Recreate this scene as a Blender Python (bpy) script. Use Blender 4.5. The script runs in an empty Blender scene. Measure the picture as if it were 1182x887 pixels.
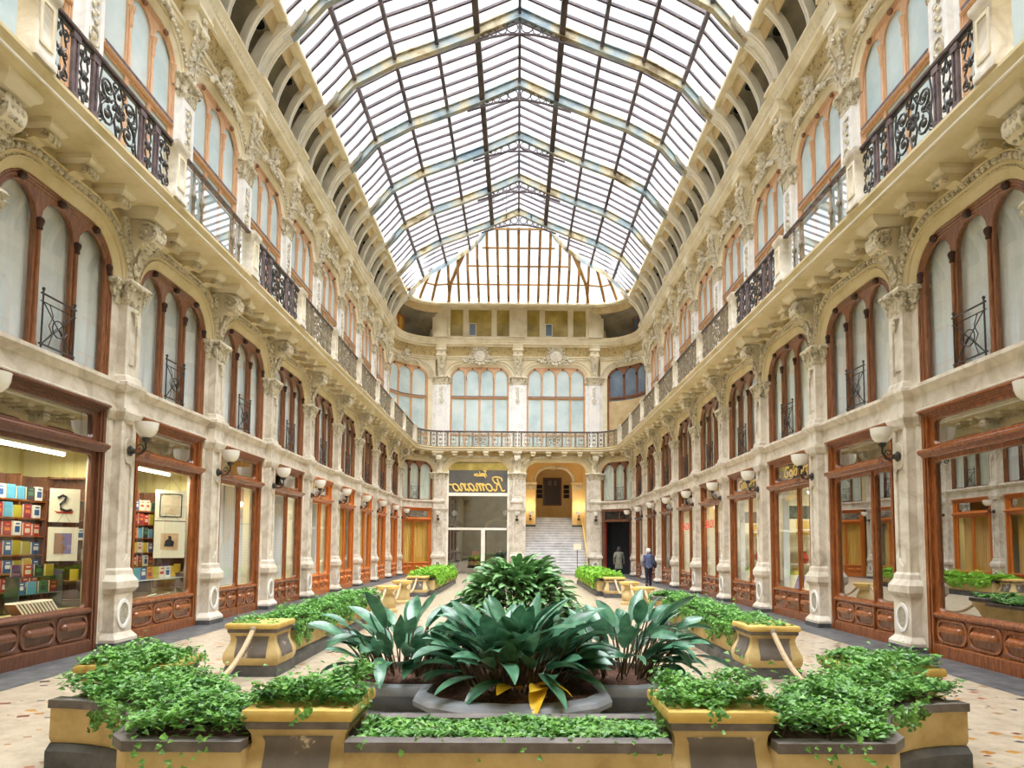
import bpy, bmesh, math, random
from math import pi, sin, cos, tan, sqrt, atan2, radians
from mathutils import Vector, Matrix
R = random.Random(7)
SKY_LOW, SKY_TOP, SUN_E = 1.05, 12.5, 11.0
scene = bpy.context.scene
COL = scene.collection

# ------------------------------------------------------------------ camera
cam_data = bpy.data.cameras.new('camera')
cam = bpy.data.objects.new('camera', cam_data)
COL.objects.link(cam)
F = 770.0
cam_data.sensor_fit = 'HORIZONTAL'
cam_data.sensor_width = 36.0
cam_data.lens = F / 1182 * 36
cam_data.shift_x = -(604.0 - 591.0) / 1182
cam_data.shift_y = (578.38 - 443.5) / 1182
cam_data.clip_start = 0.1
cam_data.clip_end = 300
cam.location = (0.037, 0, 1.8)
pitch, yaw, roll = 0.0672, 0.0085, 0.0061
cam.rotation_euler = (Matrix.Rotation(-yaw, 3, 'Z') @ Matrix.Rotation(pi / 2 + pitch, 3, 'X') @ Matrix.Rotation(roll, 3, 'Z')).to_euler()
scene.camera = cam
vs = scene.view_settings
vs.view_transform = 'Standard'
vs.look = 'None'
vs.gamma = 1.0
vs.use_curve_mapping = False
vs.exposure = 0.0
scene.cycles.use_denoising = True
scene.cycles.max_bounces = 9
scene.cycles.diffuse_bounces = 5
scene.cycles.glossy_bounces = 4
scene.cycles.transparent_max_bounces = 14
scene.cycles.caustics_reflective = False
scene.cycles.caustics_refractive = False
scene.cycles.sample_clamp_indirect = 6.0

# ------------------------------------------------------------------ materials
def lin(c):
    return tuple((v / 12.92 if v <= 0.04045 else ((v + 0.055) / 1.055) ** 2.4) for v in c)
def rgb(r, g, b):
    return lin((r / 255, g / 255, b / 255)) + (1,)
class NT:
    def __init__(s, name):
        s.m = bpy.data.materials.new(name); s.m.use_nodes = True
        s.t = s.m.node_tree; s.t.nodes.clear()
        s.out = s.n('ShaderNodeOutputMaterial')
    def n(s, typ, **kw):
        nd = s.t.nodes.new(typ)
        for k, v in kw.items():
            setattr(nd, k, v)
        return nd
    def l(s, a, b):
        s.t.links.new(a, b)
    def val(s, node, key, v):
        if hasattr(v, 'is_output') or isinstance(v, bpy.types.NodeSocket):
            s.l(v, node.inputs[key])
        else:
            node.inputs[key].default_value = v
    def math(s, op, a, b=0.0, c=None):
        nd = s.n('ShaderNodeMath', operation=op)
        s.val(nd, 0, a); s.val(nd, 1, b)
        if c is not None: s.val(nd, 2, c)
        return nd.outputs[0]
    def pos(s, scale=(1, 1, 1)):
        g = s.n('ShaderNodeNewGeometry')
        mp = s.n('ShaderNodeMapping'); s.l(g.outputs['Position'], mp.inputs['Vector']); mp.inputs['Scale'].default_value = scale
        return mp.outputs[0]
    def noise(s, vec, scale, detail=4, rough=0.55, dist=0.0):
        nd = s.n('ShaderNodeTexNoise'); s.l(vec, nd.inputs['Vector'])
        nd.inputs['Scale'].default_value = scale; nd.inputs['Detail'].default_value = detail
        nd.inputs['Roughness'].default_value = rough; nd.inputs['Distortion'].default_value = dist
        return nd.outputs['Fac']
    def ramp(s, fac, stops):
        nd = s.n('ShaderNodeValToRGB'); s.l(fac, nd.inputs[0])
        e = nd.color_ramp.elements
        while len(e) < len(stops): e.new(0.5)
        for i, (p, c) in enumerate(stops):
            e[i].position = p; e[i].color = c
        return nd.outputs[0]
    def mix(s, fac, a, b, mode='MIX'):
        nd = s.n('ShaderNodeMix', data_type='RGBA', blend_type=mode)
        s.val(nd, 0, fac); s.val(nd, 6, a); s.val(nd, 7, b)
        return nd.outputs[2]
    def principled(s, col, rough=0.5, spec=0.5, metal=0.0, bump=None, bstr=0.3, bdist=0.01, **kw):
        p = s.n('ShaderNodeBsdfPrincipled')
        s.val(p, 'Base Color', col); s.val(p, 'Roughness', rough); s.val(p, 'Metallic', metal)
        s.val(p, 'Specular IOR Level', spec)
        for k, v in kw.items(): s.val(p, k.replace('_', ' '), v)
        if bump is not None:
            b = s.n('ShaderNodeBump'); b.inputs['Strength'].default_value = bstr; b.inputs['Distance'].default_value = bdist
            s.l(bump, b.inputs['Height']); s.l(b.outputs[0], p.inputs['Normal'])
        return p.outputs[0]
    def done(s, sh):
        s.l(sh, s.out.inputs[0]); return s.m

def mat_noise(name, stops, scale=3.0, rough=0.5, spec=0.4, bump=0.0, bscale=40, detail=6, stretch=(1, 1, 1), dist=0.0, metal=0.0, bdist=0.01, **kw):
    t = NT(name)
    f = t.noise(t.pos(stretch), scale, detail, 0.6, dist)
    c = t.ramp(f, stops)
    b = t.noise(t.pos(), bscale, 3) if bump else None
    return t.done(t.principled(c, rough, spec, metal, b, bump, bdist, **kw))
def mat_plain(name, c, rough=0.5, spec=0.4, metal=0.0, **kw):
    t = NT(name); return t.done(t.principled(c, rough, spec, metal, **kw))
def mat_emit(name, c, k):
    t = NT(name); e = t.n('ShaderNodeEmission'); e.inputs[0].default_value = c; e.inputs[1].default_value = k
    return t.done(e.outputs[0])
def mat_glass(name, tint=(0.93, 0.95, 0.94, 1), f0=0.05, gain=0.9, rough=0.0):
    t = NT(name)
    lw = t.n('ShaderNodeLayerWeight'); lw.inputs[0].default_value = 0.5
    p5 = t.math('POWER', lw.outputs['Facing'], 4.0)
    fac = t.math('MULTIPLY_ADD', p5, gain, f0)
    tr = t.n('ShaderNodeBsdfTransparent'); tr.inputs[0].default_value = tint
    gl = t.n('ShaderNodeBsdfGlossy'); gl.inputs['Roughness'].default_value = rough; gl.inputs['Color'].default_value = (1, 1, 1, 1)
    mx = t.n('ShaderNodeMixShader'); t.l(fac, mx.inputs[0]); t.l(tr.outputs[0], mx.inputs[1]); t.l(gl.outputs[0], mx.inputs[2])
    return t.done(mx.outputs[0])

M = {}
M['marble'] = mat_noise('pale_marble', [(0.25, rgb(172, 161, 143)), (0.45, rgb(204, 194, 176)), (0.6, rgb(223, 215, 200)), (0.8, rgb(190, 175, 153))], 2.2, 0.38, 0.4, 0.08, 30, dist=1.2)
M['marble_white'] = mat_noise('white_marble', [(0.3, rgb(214, 212, 210)), (0.55, rgb(238, 236, 232)), (0.75, rgb(226, 218, 208))], 2.0, 0.3, 0.45, dist=1.0)
M['plaster'] = mat_noise('ochre_plaster', [(0.25, rgb(190, 172, 124)), (0.5, rgb(214, 198, 156)), (0.75, rgb(224, 210, 176))], 1.4, 0.7, 0.25, 0.1, 25)
M['cream'] = mat_noise('cream_plaster', [(0.25, rgb(200, 186, 150)), (0.5, rgb(226, 215, 186)), (0.75, rgb(236, 228, 206))], 1.3, 0.65, 0.25, 0.1, 25)
def orn(name, lo, hi, sc=9):
    t = NT(name)
    f = t.noise(t.pos(), sc, 6, 0.65)
    c = t.ramp(f, [(0.3, lo), (0.5, hi), (0.8, hi)])
    return t.done(t.principled(c, 0.65, 0.25, 0, t.noise(t.pos(), 26, 4), 0.9, 0.05))
M['ornament'] = orn('carved_stone', rgb(132, 118, 90), rgb(226, 217, 194))
M['rough'] = orn('roughcast_ochre', rgb(84, 68, 36), rgb(204, 182, 132), 10)
M['cove'] = mat_noise('dusty_grey_plaster', [(0.3, rgb(108, 101, 88)), (0.55, rgb(142, 133, 114)), (0.8, rgb(166, 156, 136))], 1.0, 0.8, 0.2, 0.1, 20)
M['fascia'] = mat_noise('tan_plaster', [(0.3, rgb(176, 152, 108)), (0.7, rgb(208, 188, 148))], 1.6, 0.75, 0.2)
M['hole'] = mat_plain('dark_void', (0.012, 0.013, 0.012, 1), 0.9, 0.1)
def wood(name, a, b, rough=0.32, coat=0.25):
    t = NT(name)
    f = t.noise(t.pos((9, 9, 1.2)), 3.0, 6, 0.65, 0.6)
    c = t.ramp(f, [(0.3, a), (0.7, b)])
    return t.done(t.principled(c, rough, 0.45, 0, t.noise(t.pos((30, 30, 3)), 4, 3), 0.12, 0.004, Coat_Weight=coat, Coat_Roughness=0.15))
M['wood'] = wood('walnut_wood', rgb(98, 58, 36), rgb(158, 104, 68))
M['wood_shop'] = wood('red_walnut_wood', rgb(100, 52, 24), rgb(164, 96, 48), 0.26, 0.4)
M['wood_dark'] = wood('shaded_dark_wood', rgb(76, 44, 30), rgb(126, 80, 56))  # shade on the nearest shopfront is put into this tone; dark wood elsewhere
M['wood_orange'] = wood('lit_orange_wood', rgb(176, 92, 30), rgb(214, 126, 52))  # warm light on the far shopfronts is put into this orange
M['wood_salmon'] = wood('bleached_wood', rgb(190, 142, 104), rgb(218, 178, 138), 0.5, 0.0)
M['wood_knob'] = mat_plain('carved_dark_wood', rgb(60, 32, 22), 0.5)
M['iron'] = mat_noise('wrought_iron', [(0.3, (0.012, 0.012, 0.011, 1)), (0.7, (0.05, 0.042, 0.034, 1))], 8, 0.45, 0.5)
M['iron_worn'] = mat_noise('worn_iron', [(0.3, (0.14, 0.115, 0.075, 1)), (0.7, (0.34, 0.28, 0.19, 1))], 8, 0.55, 0.4)
M['iron_violet'] = mat_noise('violet_grey_iron', [(0.3, rgb(70, 58, 60)), (0.7, rgb(128, 110, 112))], 6, 0.5, 0.4)
M['truss'] = mat_noise('peeling_grey_paint', [(0.34, rgb(104, 86, 52)), (0.44, rgb(178, 166, 134)), (0.54, rgb(146, 156, 156)), (0.7, rgb(98, 122, 134))], 0.8, 0.6, 0.3, 0.15, 30, detail=8)
M['bar'] = mat_noise('grey_violet_iron', [(0.3, rgb(62, 54, 62)), (0.7, rgb(110, 98, 100))], 1.5, 0.6, 0.3)
M['bar_dark'] = mat_noise('dark_roof_iron', [(0.3, rgb(44, 36, 34)), (0.7, rgb(92, 78, 68))], 1.5, 0.6, 0.3)
M['bar_lit'] = mat_noise('lit_ochre_iron', [(0.3, rgb(120, 92, 52)), (0.6, rgb(176, 134, 76)), (0.8, rgb(150, 140, 120))], 1.2, 0.65, 0.3)  # orange of the lit hip bars, put into the iron colour
M['white_paint'] = mat_noise('white_paint', [(0.3, rgb(222, 216, 200)), (0.7, rgb(244, 240, 228))], 2.0, 0.5, 0.35)
M['shop_glass'] = mat_glass('shop_glass', (0.94, 0.95, 0.92, 1), 0.07, 0.9)
M['mezz_glass'] = mat_glass('window_glass', (0.95, 0.97, 0.96, 1), 0.12, 0.85)
M['dark_glass'] = mat_glass('dark_reflecting_glass', (0.8, 0.82, 0.8, 1), 0.46, 0.54)
M['lobby_glass'] = mat_glass('lobby_glass', (0.8, 0.84, 0.86, 1), 0.3, 0.7)
M['rail_glass'] = mat_glass('railing_glass', (0.85, 0.9, 0.9, 1), 0.5, 0.5)
M['frost'] = mat_noise('frosted_blue_glass', [(0.3, rgb(168, 190, 194)), (0.55, rgb(198, 214, 214)), (0.8, rgb(218, 224, 218))], 0.7, 0.22, 0.6)
M['frost_grey'] = mat_noise('dusky_blue_glass', [(0.3, rgb(84, 100, 122)), (0.7, rgb(128, 146, 162))], 0.7, 0.15, 0.6)
M['olive_pane'] = mat_noise('olive_lit_pane', [(0.3, rgb(142, 124, 58)), (0.6, rgb(190, 168, 92)), (0.8, rgb(212, 198, 146))], 1.2, 0.15, 0.6)
M['curtain_white'] = mat_noise('white_curtain', [(0.3, rgb(212, 218, 220)), (0.7, rgb(240, 243, 243))], 1.0, 0.8, 0.2, stretch=(3, 3, 0.3))
M['curtain_green'] = mat_noise('pale_green_curtain', [(0.3, rgb(200, 210, 192)), (0.7, rgb(236, 240, 228))], 1.5, 0.8, 0.2, stretch=(3, 3, 0.3))
M['curtain_yellow'] = mat_noise('yellow_curtain', [(0.3, rgb(206, 156, 56)), (0.7, rgb(240, 202, 112))], 1.5, 0.8, 0.2, stretch=(4, 4, 0.3))
M['room'] = mat_plain('cream_room_paint', rgb(210, 200, 140), 0.8, 0.2)
M['room_white'] = mat_plain('ivory_room_paint', rgb(232, 226, 204), 0.8, 0.2)
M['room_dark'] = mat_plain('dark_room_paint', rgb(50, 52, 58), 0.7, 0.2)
M['black_stone'] = mat_noise('dark_grey_stone', [(0.3, rgb(58, 60, 62)), (0.6, rgb(96, 96, 96)), (0.8, rgb(122, 120, 116))], 4, 0.5, 0.4, 0.15, 40)
M['coping'] = mat_noise('grey_slate', [(0.3, rgb(88, 82, 78)), (0.6, rgb(120, 113, 108)), (0.8, rgb(140, 132, 124))], 6, 0.6, 0.3, 0.15, 60)
M['basin'] = mat_noise('blue_grey_stone', [(0.3, rgb(112, 116, 120)), (0.6, rgb(140, 143, 146)), (0.8, rgb(156, 156, 156))], 3, 0.45, 0.4, 0.1, 60)
M['planter'] = mat_noise('ochre_limewash', [(0.25, rgb(164, 140, 92)), (0.5, rgb(202, 178, 124)), (0.72, rgb(216, 196, 148)), (0.85, rgb(184, 160, 112))], 3, 0.75, 0.25, 0.15, 40)
M['planter_yellow'] = mat_noise('bright_ochre_paint', [(0.3, rgb(198, 164, 84)), (0.7, rgb(224, 194, 116))], 5, 0.7, 0.25)
M['planter_panel'] = mat_noise('flaking_grey_paint', [(0.0, rgb(92, 86, 80)), (0.5, rgb(112, 105, 98)), (0.6, rgb(120, 112, 104)), (0.64, rgb(214, 200, 176)), (1.0, rgb(222, 206, 176))], 5, 0.7, 0.25, detail=5)
M['soil'] = mat_noise('bark_mulch', [(0.3, rgb(52, 37, 31)), (0.7, rgb(118, 86, 70))], 24, 0.9, 0.15, 1.0, 30, bdist=0.04)
M['rope'] = mat_noise('braided_rope', [(0.3, rgb(150, 126, 96)), (0.7, rgb(206, 184, 150))], 60, 0.8, 0.2)
M['bowl'] = mat_plain('opal_glass', rgb(240, 238, 230), 0.25, 0.5, Subsurface_Weight=0.0)
M['step'] = mat_noise('white_step_marble', [(0.3, rgb(206, 204, 202)), (0.7, rgb(236, 234, 230))], 2, 0.35, 0.4)
M['riser'] = mat_noise('shaded_riser_marble', [(0.3, rgb(168, 168, 170)), (0.7, rgb(206, 206, 206))], 2, 0.4, 0.4)  # greyed in colour to stand for the shadow under each nosing
M['yellow_wall'] = mat_noise('yellow_wall_paint', [(0.3, rgb(226, 190, 122)), (0.7, rgb(238, 210, 152))], 1.0, 0.7, 0.25)
M['dark_board'] = mat_plain('dark_board', rgb(52, 36, 28), 0.3, 0.5)
M['green_stone'] = mat_plain('green_grey_stone', rgb(74, 84, 76), 0.5)
M['gold'] = mat_plain('gold_leaf', rgb(240, 206, 116), 0.45, 0.5, 0.15)
M['red'] = mat_plain('red_vinyl', rgb(226, 34, 34), 0.5)
M['paper'] = mat_plain('cream_paper', rgb(236, 230, 206), 0.85, 0.2)
M['ink'] = mat_plain('black_ink', rgb(34, 34, 42), 0.7)
M['ink_red'] = mat_plain('red_ink', rgb(178, 52, 40), 0.7)
M['ink_brown'] = mat_plain('sepia_ink', rgb(150, 112, 84), 0.8)
M['ink_blue'] = mat_plain('violet_ink', rgb(132, 122, 160), 0.8)
M['skin'] = mat_plain('skin', rgb(206, 158, 132), 0.6, 0.3)
M['tube_light'] = mat_emit('fluorescent_light', (1, 0.98, 0.86, 1), 14)
def leafmat(name, a, b, rough=0.38, spec=0.5, trans=0.15):
    t = NT(name)
    c = t.ramp(t.noise(t.pos(), 7, 3), [(0.3, a), (0.7, b)])
    p = t.principled(c, rough, spec)
    tr = t.n('ShaderNodeBsdfTranslucent'); t.l(c, tr.inputs[0])
    mx = t.n('ShaderNodeMixShader'); mx.inputs[0].default_value = trans
    t.l(p, mx.inputs[1]); t.l(tr.outputs[0], mx.inputs[2])
    return t.done(mx.outputs[0])
M['aspidistra'] = leafmat('aspidistra_leaf', rgb(40, 88, 64), rgb(100, 150, 116), 0.28, 0.65, 0.12)
M['aspidistra_mid'] = leafmat('broad_green_leaf', rgb(64, 110, 62), rgb(132, 174, 108), 0.36, 0.5, 0.14)
M['yellow_leaf'] = leafmat('yellow_leaf', rgb(226, 176, 40), rgb(244, 204, 60))
M['ivy'] = leafmat('ivy_leaf', rgb(54, 112, 44), rgb(142, 196, 94), 0.38, 0.5, 0.22)
M['ivy_lime'] = leafmat('lime_leaf', rgb(98, 160, 36), rgb(160, 206, 74), 0.5, 0.35, 0.28)
M['ivy_dark'] = leafmat('shaded_ivy_leaf', rgb(36, 76, 36), rgb(76, 120, 62), 0.5, 0.4, 0.15)
M['stem'] = mat_plain('brown_stem', rgb(86, 70, 46), 0.7)

def roof_glass():
    t = NT('roof_glass')
    dirt = t.ramp(t.noise(t.pos((1, 1, 1)), 0.55, 5, 0.6), [(0.42, (0, 0, 0, 1)), (0.75, (1, 1, 1, 1))])
    tr = t.n('ShaderNodeBsdfTransparent'); tr.inputs[0].default_value = (0.95, 0.97, 1.0, 1)
    tl = t.n('ShaderNodeBsdfTranslucent'); tl.inputs[0].default_value = (0.85, 0.84, 0.84, 1)
    mx = t.n('ShaderNodeMixShader')
    t.l(t.math('MULTIPLY_ADD', dirt, 0.25, 0.06), mx.inputs[0])
    t.l(tr.outputs[0], mx.inputs[1]); t.l(tl.outputs[0], mx.inputs[2])
    return t.done(mx.outputs[0])
M['roof_glass'] = roof_glass()

def floor_mat():
    t = NT('palladian_terrazzo')
    mp = t.pos((1.0, 1.0, 1.0))
    rot = t.n('ShaderNodeMapping'); t.l(mp, rot.inputs['Vector']); rot.inputs['Rotation'].default_value = (0, 0, 0.35); rot.inputs['Scale'].default_value = (1.0, 1.25, 1.0)
    v = t.n('ShaderNodeTexVoronoi', distance='MANHATTAN'); v.inputs['Scale'].default_value = 4.6; v.inputs['Randomness'].default_value = 0.75
    t.l(rot.outputs[0], v.inputs['Vector'])
    sep = t.n('ShaderNodeSeparateColor'); t.l(v.outputs['Color'], sep.inputs[0])
    d = v.outputs['Distance']
    inside = t.math('LESS_THAN', d, t.math('MULTIPLY_ADD', sep.outputs[2], 0.25, 0.38))
    pick = t.math('MULTIPLY', t.math('LESS_THAN', sep.outputs[0], 0.62), inside)
    nd = t.n('ShaderNodeValToRGB'); nd.color_ramp.interpolation = 'CONSTANT'
    t.l(sep.outputs[1], nd.inputs[0])
    cols = [(0.0, rgb(160, 104, 30)), (0.2, rgb(40, 36, 36)), (0.36, rgb(140, 112, 76)), (0.5, rgb(110, 52, 32)), (0.63, rgb(170, 122, 48)), (0.78, rgb(78, 78, 82)), (0.9, rgb(150, 80, 50))]
    e = nd.color_ramp.elements
    while len(e) < len(cols): e.new(0.5)
    for i, (p, c) in enumerate(cols): e[i].position = p; e[i].color = c
    base = t.ramp(t.noise(t.pos(), 5, 6, 0.65), [(0.3, rgb(150, 136, 114)), (0.5, rgb(174, 160, 138)), (0.7, rgb(188, 176, 156))])
    w = t.n('ShaderNodeTexVoronoi', feature='DISTANCE_TO_EDGE'); w.inputs['Scale'].default_value = 7.0; t.l(rot.outputs[0], w.inputs['Vector'])
    joint = t.math('LESS_THAN', w.outputs['Distance'], 0.03)
    base = t.mix(t.math('MULTIPLY', joint, 0.25), base, rgb(196, 178, 150))
    c = t.mix(pick, base, nd.outputs[0])
    return t.done(t.principled(c, 0.3, 0.45))
M['floor'] = floor_mat()

# ------------------------------------------------------------------ geometry builder
class MB:
    def __init__(s):
        s.v = []; s.f = []
    def add(s, vs, fs):
        o = len(s.v); s.v += [tuple(p) for p in vs]; s.f += [tuple(i + o for i in f) for f in fs]
        return s
    def box(s, x0, x1, y0, y1, z0, z1):
        return s.add([(x0, y0, z0), (x1, y0, z0), (x1, y1, z0), (x0, y1, z0), (x0, y0, z1), (x1, y0, z1), (x1, y1, z1), (x0, y1, z1)],
                     [(0, 3, 2, 1), (4, 5, 6, 7), (0, 1, 5, 4), (1, 2, 6, 5), (2, 3, 7, 6), (3, 0, 4, 7)])
    def rings(s, rs, caps=True, closed=True):
        n = len(rs[0]); vs = [p for r in rs for p in r]; fs = []
        for i in range(len(rs) - 1):
            for j in range(n if closed else n - 1):
                k = (j + 1) % n
                fs.append((i * n + j, i * n + k, (i + 1) * n + k, (i + 1) * n + j))
        if caps and closed:
            fs.append(tuple(range(n))[::-1]); fs.append(tuple((len(rs) - 1) * n + j for j in range(n)))
        return s.add(vs, fs)
    def prism_x(s, poly, x0, x1):      # poly in (y, z)
        return s.rings([[(x0, y, z) for y, z in poly], [(x1, y, z) for y, z in poly]])
    def prism_y(s, poly, y0, y1):      # poly in (x, z)
        return s.rings([[(x, y0, z) for x, z in poly], [(x, y1, z) for x, z in poly]])
    def prism_z(s, poly, z0, z1):
        return s.rings([[(x, y, z0) for x, y in poly], [(x, y, z1) for x, y in poly]])
    def squares(s, prof, cx=0, cy=0, back=None):   # prof: list of (hx, yfront, z); back y fixed
        rs = []
        for hx, yf, z in prof:
            rs.append([(cx - hx, back, z), (cx + hx, back, z), (cx + hx, yf, z), (cx - hx, yf, z)])
        return s.rings(rs)
    def lathe(s, prof, c=(0, 0, 0), axis='Z', seg=12, a0=0, a1=2 * pi):
        full = abs(a1 - a0 - 2 * pi) < 1e-6
        n = seg if full else seg + 1
        rs = []
        for r, h in prof:
            ring = []
            for j in range(n):
                a = a0 + (a1 - a0) * j / seg
                u, w = r * cos(a), r * sin(a)
                if axis == 'Z': p = (c[0] + u, c[1] + w, c[2] + h)
                elif axis == 'Y': p = (c[0] + u, c[1] + h, c[2] + w)
                else: p = (c[0] + h, c[1] + u, c[2] + w)
                ring.append(p)
            rs.append(ring)
        return s.rings(rs, caps=full, closed=full)
    def blob(s, c, rx, ry, rz, seg=6, rg=4):
        rs = []
        for i in range(rg + 1):
            t = -pi / 2 + pi * i / rg
            k = max(cos(t), 0.05)
            rs.append([(c[0] + rx * k * cos(2 * pi * j / seg), c[1] + ry * k * sin(2 * pi * j / seg), c[2] + rz * sin(t)) for j in range(seg)])
        return s.rings(rs)
    def tube(s, pts, r, seg=6, closed=False, taper=None):
        P = [Vector(p) for p in pts]; n = len(P); rs = []
        up = Vector((0.13, 0.27, 0.95))
        for i in range(n):
            if closed: d = P[(i + 1) % n] - P[i - 1]
            else: d = P[min(i + 1, n - 1)] - P[max(i - 1, 0)]
            if d.length < 1e-9: d = Vector((0, 0, 1))
            d.normalize()
            a = d.cross(up)
            if a.length < 0.05: a = d.cross(Vector((1, 0, 0)))
            a.normalize(); b = d.cross(a)
            rr = r if taper is None else r * taper[i]
            rs.append([tuple(P[i] + (a * cos(2 * pi * j / seg) + b * sin(2 * pi * j / seg)) * rr) for j in range(seg)])
        if closed: rs.append(rs[0]); return s.rings(rs, caps=False)
        return s.rings(rs)
    def loft_outline(s, rows):      # rows: list of (outline [(x,z)], y)
        return s.rings([[(x, y, z) for x, z in o] for o, y in rows], caps=False, closed=False)
    def plate(s, outlines, y0, y1, bevel=0.0):
        cu = bpy.data.curves.new('tmp', 'CURVE'); cu.dimensions = '2D'; cu.fill_mode = 'BOTH'
        cu.extrude = abs(y1 - y0) / 2 - bevel; cu.bevel_depth = bevel; cu.bevel_resolution = 0
        for o in outlines:
            sp = cu.splines.new('POLY'); sp.points.add(len(o) - 1)
            for p, q in zip(sp.points, o): p.co = (q[0], q[1], 0, 1)
            sp.use_cyclic_u = True
        ob = bpy.data.objects.new('tmp', cu)
        me = bpy.data.meshes.new_from_object(ob)
        ym = (y0 + y1) / 2
        s.add([(v.co.x, ym + v.co.z, v.co.y) for v in me.vertices], [tuple(p.vertices) for p in me.polygons])
        bpy.data.objects.remove(ob); bpy.data.curves.remove(cu); bpy.data.meshes.remove(me)
        return s
    def xf(s, fn, start=0):
        for i in range(start, len(s.v)): s.v[i] = tuple(fn(*s.v[i]))
        return s
    def merge(s, o, dx=0, dy=0, dz=0, rz=0, sc=1):
        c, q = cos(rz), sin(rz)
        return s.add([(dx + sc * (x * c - y * q), dy + sc * (x * q + y * c), dz + sc * z) for x, y, z in o.v], o.f)
    def mesh(s, name, m, sharp=35, recalc=True):
        me = bpy.data.meshes.new(name)
        me.from_pydata(s.v, [], s.f)
        if recalc:
            bm = bmesh.new(); bm.from_mesh(me)
            bmesh.ops.remove_doubles(bm, verts=bm.verts, dist=1e-5)
            bmesh.ops.recalc_face_normals(bm, faces=bm.faces)
            bm.to_mesh(me); bm.free()
        me.materials.append(m)
        if sharp is not None:
            me.shade_smooth(); me.set_sharp_from_angle(angle=radians(sharp))
        return me
    def build(s, name, m, parent=None, loc=None, rz=None, sharp=35, recalc=True):
        if isinstance(m, str): m = M[m]
        o = bpy.data.objects.new(name, s.mesh(name, m, sharp, recalc))
        COL.objects.link(o)
        if parent is not None: o.parent = parent
        if loc is not None: o.location = loc
        if rz is not None: o.rotation_euler = (0, 0, rz)
        return o

def thing(name, label=None, cat=None, group=None, loc=(0, 0, 0), rz=0, kind=None):
    o = bpy.data.objects.new(name, None); COL.objects.link(o)
    o.location = loc; o.rotation_euler = (0, 0, rz); o.empty_display_size = 0.2
    return tag(o, label, cat, group, kind)
def tag(o, label=None, cat=None, group=None, kind=None):
    for k, v in (('label', label), ('category', cat), ('group', group), ('kind', kind)):
        if v: o[k] = v
    return o
KIDS = {}
def kids(o):
    return [c for c in COL.objects if c.parent == o]
def freeze(root):         # remember the tree once so copies are cheap
    def rec(o): return (o, [rec(c) for c in kids(o)])
    KIDS[root.name] = rec(root); return root
def dup(root, loc=None, rz=None, label=None, group=None, name=None, scale=None):
    def rec(node, parent):
        o, ch = node
        c = o.copy(); COL.objects.link(c)
        if parent is not None: c.parent = parent
        for x in ch: rec(x, c)
        return c
    c = rec(KIDS[root.name], None)
    if name: c.name = name
    if loc is not None: c.location = loc
    if rz is not None: c.rotation_euler = (0, 0, rz)
    if scale is not None: c.scale = scale
    if label: c['label'] = label
    if group: c['group'] = group
    return c
class Proto:
    """first use moves the original, later uses copy it"""
    def __init__(s, root): s.root = freeze(root); s.used = False
    def put(s, loc, rz=0, label=None, group=None, name=None, scale=None, bend=None):
        if bend is None and not s.used:
            s.used = True; o = s.root
            o.location = loc; o.rotation_euler = (0, 0, rz)
            if scale is not None: o.scale = scale
            if label: o['label'] = label
            if group: o['group'] = group
            return o
        o = dup(s.root, loc, rz, label, group, name, scale)
        if bend is not None:
            rad, sx = bend
            def rec(x):
                if x.type == 'MESH': x.data = bent(x.data, rad, sx)
                for c in kids(x): rec(c)
            rec(o)
        return o
BENT = {}
def bent(me, rad, sx):
    key = (me.name, rad, sx)
    if key in BENT: return BENT[key]
    m2 = me.copy(); bm = bmesh.new(); bm.from_mesh(m2)
    xs = [v.co.x for v in bm.verts]
    if len(bm.faces) < 6000 and max(xs) - min(xs) > 0.5:
        for i in range(-7, 8):
            x = i * 0.25
            if min(xs) + 0.02 < x < max(xs) - 0.02:
                bmesh.ops.bisect_plane(bm, geom=bm.verts[:] + bm.edges[:] + bm.faces[:], plane_co=(x, 0, 0), plane_no=(1, 0, 0))
    for v in bm.verts:
        a = v.co.x * sx / rad; y = v.co.y
        v.co.x = (rad - y) * sin(a); v.co.y = rad - (rad - y) * cos(a)
    bm.to_mesh(m2); bm.free()
    BENT[key] = m2; return m2

def arc(cx, cz, r, a0, a1, n):
    return [(cx + r * cos(a0 + (a1 - a0) * i / n), cz + r * sin(a0 + (a1 - a0) * i / n)) for i in range(n + 1)]
def arch_outline(hw, z0, zt, r, n=8):
    """flat-topped opening with round shoulders, from bottom left over the top to bottom right"""
    return [(-hw, z0)] + arc(-hw + r, zt - r, r, pi, pi / 2, n) + arc(hw - r, zt - r, r, pi / 2, 0, n) + [(hw, z0)]
def rrect(x0, x1, z0, z1, r, n=4):
    return arc(x1 - r, z0 + r, r, -pi / 2, 0, n) + arc(x1 - r, z1 - r, r, 0, pi / 2, n) + arc(x0 + r, z1 - r, r, pi / 2, pi, n) + arc(x0 + r, z0 + r, r, pi, 1.5 * pi, n)
def lancet(cx, hw, z0, zs, n=8):
    return [(cx - hw, z0), (cx + hw, z0)] + arc(cx, zs, hw, 0, pi, n)
def spiral(c, r0, turns, a0, sgn=1, n=22, r1=0.02):
    pts = []
    for i in range(n + 1):
        t = i / n; r = r0 + (r1 - r0) * t ** 0.8; a = a0 + sgn * 2 * pi * turns * t
        pts.append((c[0] + r * cos(a), c[1] + r * sin(a)))
    return pts
ORD = ['first', 'second', 'third', 'fourth', 'fifth', 'sixth', 'seventh', 'eighth', 'ninth', 'tenth', 'eleventh', 'twelfth']
SIDE = {-1: 'bookshop side', 1: 'opposite the bookshop'}
SHORT = {-1: 'bookshop side', 1: 'opposite the bookshop'}
P = 3.5
YP = lambda k: 11.85 + P * k
YB = lambda k: 11.85 + P * (k + 0.5)
def at(side, X, Y, z=0): return (side * X, Y, z)
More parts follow.
